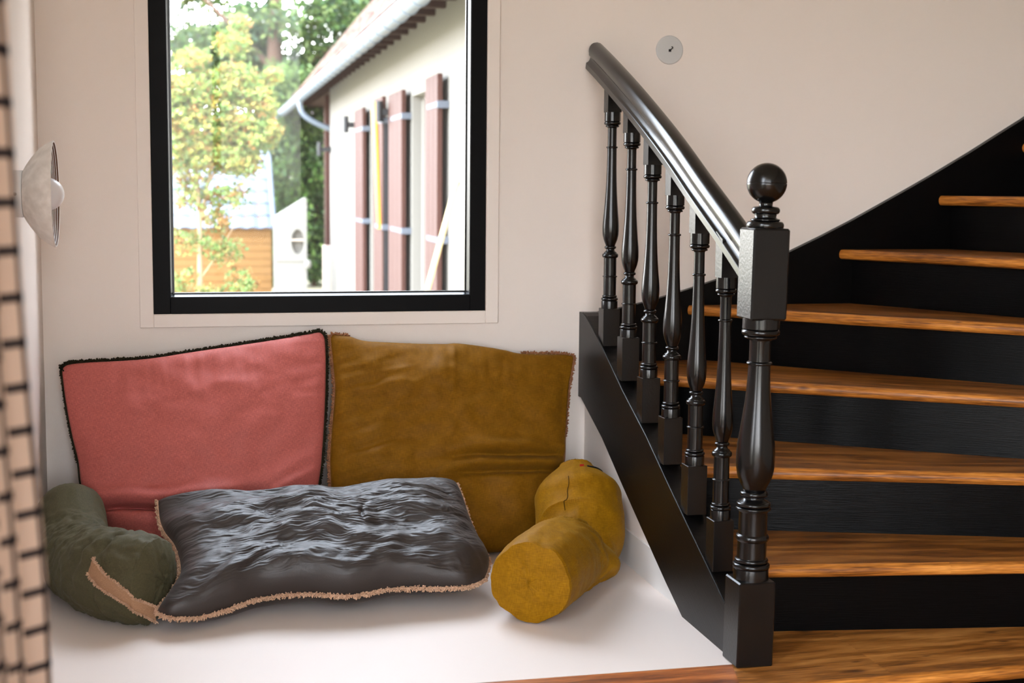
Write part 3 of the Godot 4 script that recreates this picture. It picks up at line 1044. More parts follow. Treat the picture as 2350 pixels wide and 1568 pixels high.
	var shape := func(s: float, a: float) -> float:
		var up := sin(a)
		var r := 0.95 + 0.03 * soft.get_noise_2d(s * 2.0, cos(a))
		r += 0.05 * smoothstep(0.02, 0.14, s) * smoothstep(0.5, 0.25, s)
		r -= 0.24 * bump(s, 0.535, 0.07) * smoothstep(-0.4, 0.9, up)              # the tube folds flat at the kink
		r -= 0.16 * bump(s, 0.56, 0.014) * smoothstep(-0.5, 0.6, up)
		r += 0.20 * smoothstep(0.58, 0.72, s)
		r += 0.34 * bump(s, 0.50, 0.075) * bump(wrapf(a + 0.18, -PI, PI), 0.0, 0.36)   # ear of cloth pressed against the wall
		r += 0.085 * wr.get_noise_3d(s * 22.0 - 6.0 * cos(a), cos(a) * 2.0, sin(a) * 2.0) * bump(s, 0.43, 0.11)
		r += 0.012 * wr.get_noise_3d(s * 12.0, cos(a) * 3.0, sin(a) * 3.0)
		r += 0.006 * wr.get_noise_3d(s * 6.0, cos(a) * 7.0, sin(a) * 7.0) * bump(s, 0.0, 0.10)
		r *= 1.0 - 0.03 * bump(s, 0.0, 0.012) + 0.05 * wr.get_noise_2d(cos(a) * 1.1 + 4.0, sin(a) * 1.1) * bump(s, 0.0, 0.3)
		return r * (1.0 - 0.62 * smoothstep(0.84, 1.0, s) ** 2)
	var tb := bolster(pts, 0.110, shape, 190, 120)
	part("cover", tb[0], mustard_light, c, o)
	var nosoft := func(t: float, a: float) -> float: return 0.003 * wr.get_noise_2d(t * 5.0, cos(a) * 3.0)
	part("end_cap", end_disc(tb[1], 120, 190, 0, pts[0], -tb[2][0][3], 0.012, nosoft), mustard_light, c, o)
	part("end_cap", end_disc(tb[1], 120, 190, 189, pts[7], tb[2][189][3], 0.012, nosoft), mustard_light, c, o)
	# sewn seam along the rear half, and the zip and tag that show at its far end
	rim = MB.new()
	var line := []
	for i in range(118, 170):
		line.append(tb[1][37 * 190 + i] + Vector3(0, 0.0, 0.0005))
	rim.tube(line, [0.0014], 5)
	part("seam", rim, mat(Color(0.30, 0.20, 0.04), 0.9, 0.2), c, o)
	rim = MB.new()
	line = []
	for i in range(8, 25):
		line.append(tb[1][i * 190 + 180] + Vector3(0, 0.001, 0.001))
	rim.tube(line, [0.0028], 6)
	part("zip", rim, mat(Color(0.07, 0.065, 0.07), 0.5, 0.5), c, o)
	part("tag", slab(tb[1][28 * 190 + 180] - Vector3(0.006, 0.002, 0.001), tb[1][28 * 190 + 180] + Vector3(0.006, 0.005, 0.002), 0.0006), mat(Color(0.62, 0.12, 0.09), 0.8, 0.3), c, o)

	# olive bolster in the corner
	c = thing("bolster", "olive green linen bolster with a pale strap curled in the corner by the left wall", "bolster", Vector3(-0.2, 0, 0.6))
	o = -c.position
	pts = [Vector3(-0.298, 0.205, 0.27), Vector3(-0.293, 0.182, 0.33), Vector3(-0.280, 0.132, 0.42), Vector3(-0.248, 0.104, 0.535), Vector3(-0.193, 0.105, 0.645), Vector3(-0.127, 0.108, 0.725), Vector3(-0.066, 0.107, 0.765)]
	shape = func(s: float, a: float) -> float:
		var r := lerpf(0.82, 1.0, smoothstep(0.25, 0.85, s)) + 0.03 * soft.get_noise_2d(s * 2.0 + 4.0, cos(a))
		r += 0.080 * wr.get_noise_3d(s * 11.0 + 1.5 * sin(a), cos(a) * 1.6, sin(a) * 1.6) * smoothstep(0.15, 0.35, s)
		r += 0.046 * wr.get_noise_3d(s * 26.0 + 3.0 * sin(a + 1.0), cos(a) * 2.0 + 7.0, sin(a) * 2.0) * smoothstep(0.2, 0.45, s)
		r += 0.014 * wr.get_noise_3d(s * 5.0, cos(a) * 5.0, sin(a) * 5.0)
		r -= 0.05 * bump(s, 0.865 + 0.01 * sin(a * 3.0), 0.013)
		r += 0.10 * bump(s, 0.80, 0.022) * bump(wrapf(a - 0.75, -PI, PI), 0.0, 0.35) + 0.08 * bump(s, 0.88, 0.02) * bump(wrapf(a - 1.0, -PI, PI), 0.0, 0.3)
		r -= 0.11 * bump(s, 0.845, 0.018) * bump(wrapf(a - 0.9, -PI, PI), 0.0, 0.45) + 0.07 * bump(s, 0.76, 0.018) * bump(wrapf(a - 0.8, -PI, PI), 0.0, 0.35)
		r *= 1.0 - 0.10 * smoothstep(0.86, 1.0, s) ** 2
		return r * (1.0 - 0.5 * smoothstep(0.14, 0.0, s) ** 2)
	tb = bolster(pts, 0.114, shape, 140, 100)
	part("cover", tb[0], olive, c, o)
	var crumple := func(t: float, a: float) -> float: return 0.012 * wr.get_noise_2d(t * 5.0 + 3.0, cos(a) * 4.0) * (1.0 - t)
	part("end_cap", end_disc(tb[1], 100, 140, 139, pts[6], tb[2][139][3], 0.022, crumple), olive, c, o)
	part("end_cap", end_disc(tb[1], 100, 140, 0, pts[0], -tb[2][0][3], 0.02, nosoft), olive, c, o)
	var strap := PackedVector3Array()
	var edge_a := []
	var edge_b := []
	for i in 30:
		var s := i / 29.0
		for k in 5:
			var w := -1.0 + k * 0.5
			var on := minf(s / 0.7, 1.0)
			var st := 0.84 + 0.16 * on
			var an := 0.46 - 0.80 * on + 0.15 * w
			var q: Vector3 = surface(tb, 140, 100, st, an)
			var mid: Vector3 = tb[2][mini(int(st * 139), 139)][0]
			q += (q - mid).normalized() * 0.004
			var over := maxf(0.0, (s - 0.7) / 0.3) * 0.6      # runs on across the end cap
			q = q.lerp(tb[2][139][0] + tb[2][139][3] * 0.026 + Vector3(0, -0.088 + 0.018 * w, 0.025), over)
			q += tb[2][139][3] * 0.010 * minf(over * 4.0, 1.0)
			strap.append(q)
			if k == 0:
				edge_a.append(q)
			if k == 4:
				edge_b.append(q)
	var mb := MB.new()
	mb.sheet(strap, 30, 5, true)
	mb.sheet(shifted_packed(strap, Vector3(0, -0.0005, -0.0015)), 30, 5, false)
	tag(part("strap", mb, cloth(Color(0.80, 0.62, 0.48), mats.linen, 0.05, 0.02), c, o), "pale beige strap with frayed edges")
	fringe("fringe", edge_a, cream_tuft, c, 0.0065, 1500, edge_a[5] - edge_b[5])
	fringe("fringe", edge_b, cream_tuft, c, 0.0065, 1500, edge_b[5] - edge_a[5])

func shifted(a: Array, o: Vector3) -> Array:
	return a.map(func(p: Vector3) -> Vector3: return p + o)

func shifted_packed(a: PackedVector3Array, o: Vector3) -> PackedVector3Array:
	var r := PackedVector3Array()
	for p in a:
		r.append(p + o)
	return r

# point on a bolster's side at length s and angle a
func surface(tb: Array, ns: int, na: int, s: float, a: float) -> Vector3:
	var i := clampf(s, 0, 1) * (ns - 1)
	var k := fposmod(a / TAU, 1.0) * na
	var i0 := mini(int(i), ns - 2)
	var k0 := int(k) % na
	var k1 := (k0 + 1) % na
	var g: PackedVector3Array = tb[1]
	return g[k0 * ns + i0].lerp(g[k0 * ns + i0 + 1], i - i0).lerp(g[k1 * ns + i0].lerp(g[k1 * ns + i0 + 1], i - i0), k - int(k))

# ------------------------------------------------------------------ lamp, cover plate, curtain
func fittings() -> void:
	var plaster := planes(mat(Color(1, 1, 1), 0.8, 0.3), Vector3.ONE * 0.22)
	plaster.albedo_texture = ramp(noise_image(41, 0.03, 256, 256, 256, 256, 4), Color(0.88, 0.86, 0.84), Color(0.99, 0.975, 0.96))
	relief(plaster, mats.mottle, 0.03)
	var s := thing("wall_sconce", "white plaster bowl wall lamp with a globe bulb on the left wall", "wall lamp", Vector3(-0.38, 1.053, 0.703))
	s.rotation.z = -PI / 2          # its axis, y, points out of the left wall
	lathe_of([Vector2(0, 0), Vector2(0.055, 0), Vector2(0.056, 0.001), Vector2(0.056, 0.001), Vector2(0.056, 0.026), Vector2(0.056, 0.026), Vector2(0.054, 0.0275), Vector2(0, 0.0275)], mat(Color(0.86, 0.87, 0.88), 0.45, 0.5), "base", s, Vector3.ZERO, 48)
	lathe_of([Vector2(0, 0.0), Vector2(0.004, 0.0), Vector2(0.004, 0.0), Vector2(0.0035, 0.002), Vector2(0.0, 0.0025)], mat(Color(0.5, 0.5, 0.5), 0.4, 0.5), "screw", s, Vector3(0, 0.013, 0.0555), 12).rotation.x = PI / 2
	var bowl := [Vector2(0.0, 0.0275), Vector2(0.0555, 0.0275), Vector2(0.0555, 0.0275), Vector2(0.067, 0.0335), Vector2(0.082, 0.0435), Vector2(0.096, 0.0545), Vector2(0.108, 0.0660), Vector2(0.1175, 0.0780), Vector2(0.1245, 0.0900), Vector2(0.1275, 0.0965), Vector2(0.1272, 0.0985), Vector2(0.1255, 0.0995), Vector2(0.1235, 0.0985)]
	lathe_of(bowl, plaster, "shade", s, Vector3.ZERO, 64)
	var ribs := [Vector2(0.1236, 0.0984)]
	for i in 25:
		var t := i / 24.0
		ribs.append(Vector2(lerpf(0.1215, 0.045, t), 0.0965 - 0.052 * pow(t, 0.75)))
	ribs.append(Vector2(0.0, 0.040))
	tag(lathe_of(ribs, mat(Color(0.42, 0.28, 0.19), 0.6, 0.3), "shade_lining", s, Vector3.ZERO, 64), "brown ribbed inside of the bowl")
	for i in 14:            # combed ridges, ring by ring
		var t := 0.016 + 0.045 * i
		var rr := []
		var cr := Vector2(lerpf(0.1215, 0.045, t), 0.0965 - 0.052 * pow(t, 0.75))
		for k in 9:
			var w := TAU * k / 8
			rr.append(cr + Vector2(cos(w), sin(w)) * 0.0011)
		lathe_of(rr, mats.base, "ridge", s, Vector3.ZERO, 64)
	var ball := []
	for i in 17:
		var a := -PI / 2 + PI * i / 16
		ball.append(Vector2(0.039 * cos(a), 0.039 * sin(a)))
	tag(lathe_of(ball, mat(Color(0.93, 0.92, 0.93), 0.35, 0.5), "globe_bulb", s, Vector3(0, 0.081, 0), 40), "unlit white globe bulb")

	var p := thing("cover_plate", "round white cover plate with a small hook on the wall above the handrail", "cover plate", Vector3(1.5125, 1.509, 0))
	p.rotation.x = PI / 2
	lathe_of([Vector2(0, 0), Vector2(0.0435, 0), Vector2(0.0445, 0.001), Vector2(0.0445, 0.003), Vector2(0.0430, 0.0048), Vector2(0.040, 0.0055), Vector2(0.0, 0.0060)], mat(Color(0.80, 0.80, 0.80), 0.4, 0.5), "disc", p, Vector3.ZERO, 56)
	var mb := MB.new()
	mb.tube([Vector3(0, 0.004, 0), Vector3(0, 0.012, 0.0), Vector3(0.002, 0.016, -0.002), Vector3(0.0055, 0.0165, -0.005), Vector3(0.006, 0.014, -0.008), Vector3(0.003, 0.012, -0.009)], [0.0016], 8)
	mb.box(Vector3(-0.004, 0.0055, -0.002), Vector3(0.004, 0.008, 0.006), 0.0005)
	part("hook", mb, mat(Color(0.10, 0.09, 0.09), 0.5, 0.5), p)

func curtain() -> void:
	var c := thing("curtain", "beige curtain with a black check hanging in folds at the left edge", "curtain", Vector3(-0.16, -0.17, 3.3))
	var im := Image.create_empty(128, 128, false, Image.FORMAT_RGB8)
	var nz := noise_image(51, 0.12, 128, 128, 128, 128, 2)
	for y in 128:
		for x in 128:
			var k := nz.get_pixel(x, y).r
			var dx := minf(absf(x - 64.0), 64.0) / 128.0 + 0.03 * (k - 0.5)
			var dy := minf(absf(y - 64.0), 64.0) / 128.0 + 0.03 * (k - 0.5)
			var a := smoothstep(0.125, 0.085, dx)
			var b := smoothstep(0.125, 0.085, dy)
			var v := maxf(a, b) * 0.82 + minf(a, b) * 0.18
			im.set_pixel(x, y, Color(0.80, 0.71, 0.645).lerp(Color(0.09, 0.085, 0.10), v))
	var m := mat(Color(1, 1, 1), 0.9, 0.2)
	m.albedo_texture = ImageTexture.create_from_image(im)
	m.backlight_enabled = true
	m.backlight = Color(0.25, 0.25, 0.25)
	relief(m, mats.weave, 0.02)
	var nu := 240
	var nv := 60
	var grid := PackedVector3Array()
	var uv := PackedVector2Array()
	var nz2 := noise(52, 1.0, 2)
	for i in nu:
		var u := float(i) / (nu - 1)
		for j in nv:
			var v := float(j) / (nv - 1)
			var y := 2.22 * (1.0 - v)
			var near := 2.80 + (y - 0.746) * 0.33
			var z := lerpf(near, 4.15, u)
			var ph := u * 12.0 * TAU + 0.5 * nz2.get_noise_2d(u * 5.0, v * 1.5)
			var x := 0.034 * sin(ph) * (0.8 + 0.3 * nz2.get_noise_2d(u * 8.0, v * 2.0))
			grid.append(Vector3(x - 0.05 * u, y, z - 3.3 + 0.012 * cos(ph * 1.0 + 1.0)))
			uv.append(Vector2(u * 2.6 / 0.044, y / 0.042))
	var mb := MB.new()
	mb.sheet(grid, nu, nv, false, uv)
	part("cloth", mb, m, c)
	mb = MB.new()
	mb.tube([Vector3(-0.01, 2.25, -0.10), Vector3(-0.03, 2.25, 1.2)], [0.012], 12)
	part("rod", mb, mats.black_turned, c)
	for i in 9:
		mb = MB.new()
		var ring := []
		for k in 17:
			ring.append(Vector3(0.02 * cos(TAU * k / 16), 0.02 * sin(TAU * k / 16), 0))
		mb.tube(ring, [0.002], 6, false)
		part("ring", mb, mats.black_turned, c, Vector3(-0.015, 2.245, -0.02 + i * 0.13))
	for e in [-0.09, 1.15]:
		mb = MB.new()
		mb.box(Vector3(-0.22, 2.235, e - 0.01), Vector3(0.0, 2.262, e + 0.01), 0.002)
		part("bracket", mb, mats.black_turned, c)

# ------------------------------------------------------------------ the garden behind the window
const GROUND := -0.95

func leaf_cluster(sd: int, n: int, len: float, wide: float) -> ArrayMesh:
	var r := RandomNumberGenerator.new()
	r.seed = sd
	var mb := MB.new()
	for i in n:
		var d := Vector3(r.randf_range(-1, 1), r.randf_range(-0.8, 0.8), r.randf_range(-1, 1)).normalized()
		var s := d.cross(Vector3(r.randf_range(-1, 1), r.randf_range(0.2, 1), r.randf_range(-1, 1))).normalized()
		var o := d * r.randf_range(0.1, 0.6) * len
		var up := d.cross(s) * wide * 0.25
		var a := o
		var e := o + d * len
		var m := o + d * len * 0.5
		mb.face([a, m - s * wide * 0.5 + up, e, m])
		mb.face([a, m, e, m + s * wide * 0.5 + up])
	return mb.mesh()

# blobs: [centre, radii]; leaves sit mostly near the surface of each
func leaves(o: Node3D, blobs: Array, count: int, mesh: ArrayMesh, size: float, tones: Array, sd: int, light := 0.44) -> void:
	var r := RandomNumberGenerator.new()
	r.seed = sd
	var vol := 0.0
	for b in blobs:
		vol += pow(b[1].x * b[1].y * b[1].z, 0.75)
	var places := []
	var cols := []
	for b in blobs:
		var n := int(count * pow(b[1].x * b[1].y * b[1].z, 0.75) / vol)
		for i in n:
			var d := Vector3(r.randfn(), r.randfn(), r.randfn()).normalized() * pow(r.randf(), 0.42)
			var p: Vector3 = b[0] + d * b[1]
			var k := size * r.randf_range(0.6, 1.25)
			var q := Basis.from_euler(Vector3(r.randf_range(-0.8, 0.8), r.randf() * TAU, r.randf_range(-0.8, 0.8))).scaled(Vector3.ONE * k)
			places.append(Transform3D(q, p - o.position))
			var t: Color = tones[r.randi() % tones.size()]
			var w := r.randf_range(0.75, 1.2)
			cols.append(Color(t.r * w, t.g * w, t.b * w).srgb_to_linear() * light)
	var m := mat(Color(1, 1, 1), 0.6, 0.35)
	m.vertex_color_use_as_albedo = true
	m.backlight_enabled = true
	m.backlight = Color(0.7, 0.7, 0.7)
	many("foliage", mesh, m, places, cols, o)

func limbs(o: Node3D, called: String, list: Array, m: Material) -> void:
	for l in list:
		var mb := MB.new()
		mb.tube(shifted(l[0], -o.position), l[1], 9)
		part(called, mb, m, o)

func outside() -> void:
	struct("ground", slab(Vector3(-60, GROUND - 0.3, -70), Vector3(60, GROUND, -0.25)), mats.gravel)
	struct("ground", slab(Vector3(-60, GROUND - 0.3, -0.25), Vector3(-0.63, GROUND, 40)), mats.gravel)
	struct("ground", slab(Vector3(-0.63, GROUND - 0.3, 6.85), Vector3(60, GROUND, 40)), mats.gravel)
	house()
	shed()
	var bark := planes(mat(Color(0.42, 0.34, 0.29), 0.9, 0.2), Vector3.ONE * 0.5)
	bark.albedo_texture = mats.linen
	var pale_bark := mat(Color(0.62, 0.53, 0.42), 0.9, 0.2)
	# tall tree behind everything
	var t := thing("tall_tree", "tall dark green tree with a brown trunk behind the shed and the house", "tree", Vector3(1.9, GROUND, -27))
	var b := []
	var r := RandomNumberGenerator.new()
	r.seed = 3
	for i in 70:
		var x := r.randf_range(0.4, 7.5)
		var y := r.randf_range(1.2, 7.2)
		if x < 1.0 and y > 4.2:
			continue
		b.append([Vector3(x, y, -27 + r.randf_range(-1.6, 1.6)), Vector3(r.randf_range(0.5, 1.0), r.randf_range(0.35, 0.65), r.randf_range(0.5, 0.9))])
	leaves(t, b, 15000, leaf_cluster(1, 4, 0.17, 0.085), 1.0, [Color8(92, 122, 62), Color8(120, 148, 82), Color8(70, 98, 58), Color8(148, 168, 100), Color8(84, 112, 80)], 4)
	limbs(t, "trunk", [[[Vector3(1.85, GROUND, -27), Vector3(1.95, 1.5, -26.6), Vector3(2.05, 3.5, -26.2), Vector3(2.2, 7.5, -26.2)], [0.22, 0.19, 0.16, 0.12]]], bark)
	limbs(t, "branch", [[[Vector3(2.0, 2.6, -26.4), Vector3(2.9, 3.6, -26.6), Vector3(4.2, 4.8, -26.8)], [0.10, 0.07, 0.03]], [[Vector3(2.05, 3.4, -26.3), Vector3(1.2, 4.3, -26.4), Vector3(0.5, 5.0, -26.6)], [0.08, 0.06, 0.03]]], bark)
	# thin airy tree at the far left, sky showing through
	t = thing("airy_tree", "thin pale green tree at the left with sky showing through its crown", "tree", Vector3(-0.6, GROUND, -30))
	b = []
	for i in 30:
		b.append([Vector3(r.randf_range(-2.5, 1.6), r.randf_range(1.0, 6.5), -30 + r.randf_range(-1, 1)), Vector3(r.randf_range(0.35, 0.7), r.randf_range(0.25, 0.5), 0.5)])
	leaves(t, b, 2600, leaf_cluster(2, 3, 0.17, 0.09), 1.0, [Color8(150, 178, 120), Color8(118, 150, 100), Color8(180, 190, 120)], 5)
	limbs(t, "trunk", [[[Vector3(-0.6, GROUND, -30), Vector3(-0.4, 2.5, -30), Vector3(-0.2, 6.5, -30)], [0.16, 0.12, 0.05]]], bark)
	limbs(t, "branch", [[[Vector3(-0.45, 2.0, -30), Vector3(0.3, 3.0, -30), Vector3(1.0, 3.9, -30)], [0.07, 0.05, 0.02]], [[Vector3(-0.4, 3.2, -30), Vector3(0.1, 4.2, -30), Vector3(0.5, 5.3, -30)], [0.06, 0.04, 0.02]]], bark)
	# hedge between the shed and the house
	t = thing("hedge", "fresh green hedge between the shed and the brown post", "hedge", Vector3(2.2, GROUND, -23.5))
	b = []
	for i in 60:
		b.append([Vector3(1.0 + 2.4 * fposmod(i * 0.381966, 1.0), -0.8 + 2.9 * i / 59.0, -23.5 + r.randf_range(-0.5, 0.5)), Vector3(r.randf_range(0.25, 0.5), r.randf_range(0.25, 0.45), 0.4)])
	leaves(t, b, 8000, leaf_cluster(6, 4, 0.12, 0.06), 1.0, [Color8(108, 150, 70), Color8(142, 176, 96), Color8(78, 112, 66), Color8(120, 150, 104)], 6)
	for i in 14:
		b.append([Vector3(2.0 + 1.3 * fposmod(i * 0.618, 1.0), 1.7 + 1.3 * i / 13.0, -23.6), Vector3(0.42, 0.36, 0.4)])
	leaves(t, b.slice(60), 2200, leaf_cluster(6, 4, 0.12, 0.06), 1.0, [Color8(128, 158, 84), Color8(150, 178, 104), Color8(96, 128, 76)], 16)
	limbs(t, "stem", [[[Vector3(1.6, GROUND, -23.5), Vector3(1.6, 1.2, -23.5)], [0.06, 0.03]], [[Vector3(2.6, GROUND, -23.5), Vector3(2.7, 1.2, -23.5)], [0.06, 0.03]]], bark)
	# young yellow tree in front of the shed
	t = thing("young_tree", "young yellow-green tree with thin stems in front of the shed roof", "tree", Vector3(0.17, GROUND, -6.5))
	b = []
	for q in [[0.10, 1.45, 0.26, 0.2], [0.34, 1.5, 0.28, 0.22], [0.56, 1.42, 0.22, 0.18], [0.22, 1.72, 0.24, 0.16], [0.46, 1.8, 0.2, 0.16], [-0.02, 1.75, 0.16, 0.16], [0.02, 1.3, 0.22, 0.2], [0.3, 1.25, 0.3, 0.14], [0.62, 1.65, 0.13, 0.16], [0.42, 2.08, 0.13, 0.10], [0.48, 2.22, 0.07, 0.06], [0.72, 1.84, 0.06, 0.07], [0.12, 1.95, 0.14, 0.08], [0.5, 1.2, 0.14, 0.1], [0.0, 1.55, 0.2, 0.2], [0.66, 1.45, 0.12, 0.12]]:
		b.append([Vector3(q[0], q[1], -6.5), Vector3(q[2], q[3], 0.28)])
	var yellow := [Color8(158, 166, 84), Color8(144, 164, 84), Color8(176, 172, 92), Color8(118, 148, 78), Color8(128, 158, 88), Color8(186, 166, 88), Color8(150, 168, 100), Color8(170, 128, 72)]
	leaves(t, b, 5600, leaf_cluster(7, 4, 0.036, 0.022), 1.0, yellow, 8, 0.72)
	b = []
	for q in [[0.12, 1.0, 0.2, 0.16], [0.38, 0.95, 0.18, 0.1], [0.08, 0.62, 0.16, 0.1], [0.34, 0.55, 0.16, 0.12], [0.46, 0.3, 0.14, 0.14], [0.02, 0.3, 0.16, 0.14], [0.24, 0.2, 0.16, 0.1], [0.3, 0.78, 0.12, 0.1]]:
		b.append([Vector3(q[0], q[1], -6.5), Vector3(q[2], q[3], 0.22)])
	leaves(t, b, 900, leaf_cluster(7, 4, 0.036, 0.022), 1.0, [Color8(128, 144, 82), Color8(152, 146, 88), Color8(108, 134, 76), Color8(150, 112, 66)], 9, 0.8)
	limbs(t, "stem", [[[Vector3(0.17, GROUND, -6.5), Vector3(0.165, 0.3, -6.5), Vector3(0.17, 0.85, -6.5), Vector3(0.13, 1.5, -6.5), Vector3(0.06, 1.85, -6.5)], [0.026, 0.022, 0.016, 0.010, 0.006]]], pale_bark)
	limbs(t, "branch", [[[Vector3(0.17, 0.75, -6.5), Vector3(0.28, 1.3, -6.48), Vector3(0.38, 1.75, -6.5), Vector3(0.46, 2.2, -6.5)], [0.014, 0.011, 0.008, 0.004]], [[Vector3(0.2, 1.0, -6.5), Vector3(0.45, 1.45, -6.45), Vector3(0.72, 1.86, -6.5)], [0.010, 0.008, 0.004]], [[Vector3(0.17, 0.9, -6.5), Vector3(0.05, 1.3, -6.55), Vector3(-0.03, 1.8, -6.5)], [0.009, 0.007, 0.004]], [[Vector3(0.165, 0.35, -6.5), Vector3(0.3, 0.55, -6.45), Vector3(0.42, 0.75, -6.5)], [0.007, 0.005, 0.003]]], pale_bark)

func house() -> void:
	var g := -GROUND
	var h := thing("house", "white rendered house with brown shutters, tiled roof and zinc gutter seen through the window", "house", Vector3(2.1677, GROUND, -7.3272))
	h.basis = Basis(Vector3(0.018106, 0, -0.999836), UP, Vector3(0.999836, 0, 0.018106))   # own x runs away along the wall, z into it
	var brown := planes(mat(Color(0.345, 0.215, 0.18), 0.7, 0.35), Vector3(0.15, 1.2, 0.15))
	brown.albedo_texture = mats.linen
	var dark := mat(Color(0.22, 0.14, 0.12), 0.8, 0.3)
	var zinc := mat(Color(0.42, 0.46, 0.51), 0.45, 0.5)
	var black := mat(Color(0.08, 0.085, 0.10), 0.5, 0.5)
	var steel := mat(Color(0.36, 0.38, 0.42), 0.6, 0.3)
	var mb := MB.new()
	var holes := [[0.5, 1.85], [3.8, 5.25]]
	for s in [[-6.0, 0.5], [1.85, 3.8], [5.25, 10.8]]:
		mb.box(Vector3(s[0], 0, 0), Vector3(s[1], 2.62 + g, 0.3))
	for s in holes:
		mb.box(Vector3(s[0], 1.9 + g, 0), Vector3(s[1], 2.62 + g, 0.3))
	mb.box(Vector3(10.5, 0, 0.3), Vector3(10.8, 2.62 + g, 4.0))
	part("wall", mb, mats.render_white, h)
	for s in holes:
		var d := MB.new()
		d.box(Vector3(s[0], 0, 0.10), Vector3(s[1], 1.9 + g, 0.24))
		for k in 2:
			var a: float = s[0] + (s[1] - s[0]) * k / 2.0
			d.box(Vector3(a + 0.03, 0.1, 0.085), Vector3(a + 0.10, 1.86 + g, 0.10), 0.004)
			d.box(Vector3(a + 0.57, 0.1, 0.085), Vector3(a + 0.64, 1.86 + g, 0.10), 0.004)
		part("door", d, mats.render_white, h)
	for s in [8.1, 9.7]:
		mb = MB.new()
		mb.box(Vector3(s - 0.09, 0.78 + g, -0.008), Vector3(s + 0.09, 1.1 + g, 0.0))
		part("vent", mb, mat(Color(0.80, 0.76, 0.68), 0.8, 0.2), h)
	# shutters of three boards with two strap hinges
	for s in [[-0.2, 0.45, 0.05], [1.92, 2.90, 0.05], [3.02, 3.78, 0.10], [5.32, 6.25, 0.05]]:
		var sh := Node3D.new()
		sh.name = "shutter"
		h.add_child(sh, true)
		sh.position = Vector3(s[0], 0.15 + g, -s[2])
		var w: float = s[1] - s[0]
		for k in 3:
			mb = MB.new()
			mb.box(Vector3(w * k / 3.0 + 0.003, -0.85, -0.045), Vector3(w * (k + 1) / 3.0 - 0.003, 1.815, 0), 0.005)
			part("board", mb, brown, sh)
		for y in [0.47, 1.566]:
			mb = MB.new()
			mb.box(Vector3(-0.01, y - 0.022, -0.050), Vector3(w * 0.8, y + 0.022, -0.045), 0.002)
			mb.box(Vector3(-0.025, y - 0.03, -0.050), Vector3(-0.003, y + 0.03, 0.05), 0.003)
			part("strap_hinge", mb, steel, sh)
		if s[2] > 0.07:
			mb = MB.new()
			mb.box(Vector3(-0.012, -0.6, -0.03), Vector3(-0.002, 1.60, 0.09), 0.002)
			part("edge_shade_strip", mb, black, sh)  # black strip painted in for the shade on the shutter's near edge
			mb = MB.new()
			mb.prism([Vector2(0.05, 0.45), Vector2(0.17, 0.45), Vector2(0.72, 1.78), Vector2(0.42, 1.78)], Vector3(0, 0, -0.075), Vector3.RIGHT, UP, Vector3(0, 0, 0.025))
			tag(part("brace", mb, mat(Color(0.86, 0.56, 0.16), 0.6, 0.4), sh), "orange-yellow wooden brace")
	# roof
	var pitch := deg_to_rad(50.0)
	var up := Vector3(0, sin(pitch), cos(pitch))
	var nrm := Vector3(0, cos(pitch), -sin(pitch))
	var eave := Vector3(0, 2.44 + g, -0.43)
	mb = MB.new()
	mb.prism([Vector2(-6, 0), Vector2(17.3, 0), Vector2(17.3, 3.6), Vector2(-6, 3.6)], eave - nrm * 0.02, Vector3.RIGHT, up, nrm * -0.07)
	part("roof", mb, dark, h)
	var tile := MB.new()
	tile.box(Vector3(-0.082, -0.02, -0.012), Vector3(0.082, 0.20, 0.004), 0.003)
	var tm := mat(Color(1, 1, 1), 0.85, 0.2)
	tm.vertex_color_use_as_albedo = true
	var places := []
	var cols := []
	var r := RandomNumberGenerator.new()
	r.seed = 17
	var tones := [Color8(84, 62, 53), Color8(98, 84, 74), Color8(70, 44, 36), Color8(100, 90, 80), Color8(90, 72, 62), Color8(66, 36, 30)]
	var bas := Basis(Vector3.RIGHT, up, nrm * -1.0)
	bas = Basis(Vector3.RIGHT, up, Vector3.RIGHT.cross(up))
	for j in 19:
		for i in 138:
			var x := -6.0 + 0.085 + i * 0.169 + (0.085 if j % 2 else 0.0)
			var jit := Basis(Vector3.RIGHT, -0.10 + r.randf_range(-0.02, 0.02)) * Basis(Vector3.BACK, r.randf_range(-0.015, 0.015))
			places.append(Transform3D(bas * jit, eave + Vector3(x, 0, 0) + up * (0.0 + j * 0.185) + nrm * (0.014 + r.randf() * 0.004)))
			cols.append(tones[r.randi() % 6].srgb_to_linear())
	many("roof_tiles", tile.mesh(), tm, places, cols, h)
	mb = MB.new()           # verge at the far end
	mb.prism([Vector2(17.22, -0.03), Vector2(17.38, -0.03), Vector2(17.38, 3.6), Vector2(17.22, 3.6)], eave + nrm * 0.012, Vector3.RIGHT, up, nrm * 0.035)
	part("verge", mb, mat(Color(0.45, 0.42, 0.40), 0.8, 0.2), h)
	mb = MB.new()
	mb.box(Vector3(-6, 2.555 + g, -0.40), Vector3(17.2, 2.56 + g, 0.02))
	mb.box(Vector3(10.8, 2.50 + g, 0.02), Vector3(17.2, 2.56 + g, 2.2))
	part("soffit", mb, dark, h)
	for i in 42:
		mb = MB.new()
		mb.prism([Vector2(0.02, 2.505 + g), Vector2(0.02, 2.56 + g), Vector2(-0.38, 2.56 + g), Vector2(-0.38, 2.52 + g), Vector2(-0.33, 2.505 + g)], Vector3(-5.45 + i * 0.54, 0, 0), Vector3.BACK, UP, Vector3(0.10, 0, 0))
		part("rafter", mb, dark, h)
	# gutter with bands, swan-neck downpipe
	mb = MB.new()
	var ring := []
	for k in 13:
		ring.append(Vector2(-0.455 + 0.072 * cos(PI + PI * k / 12), 2.40 + g + 0.085 * sin(PI + PI * k / 12)))
	for k in 13:
		ring.append(Vector2(-0.455 + 0.066 * cos(TAU - PI * k / 12), 2.40 + g + 0.079 * sin(TAU - PI * k / 12)))
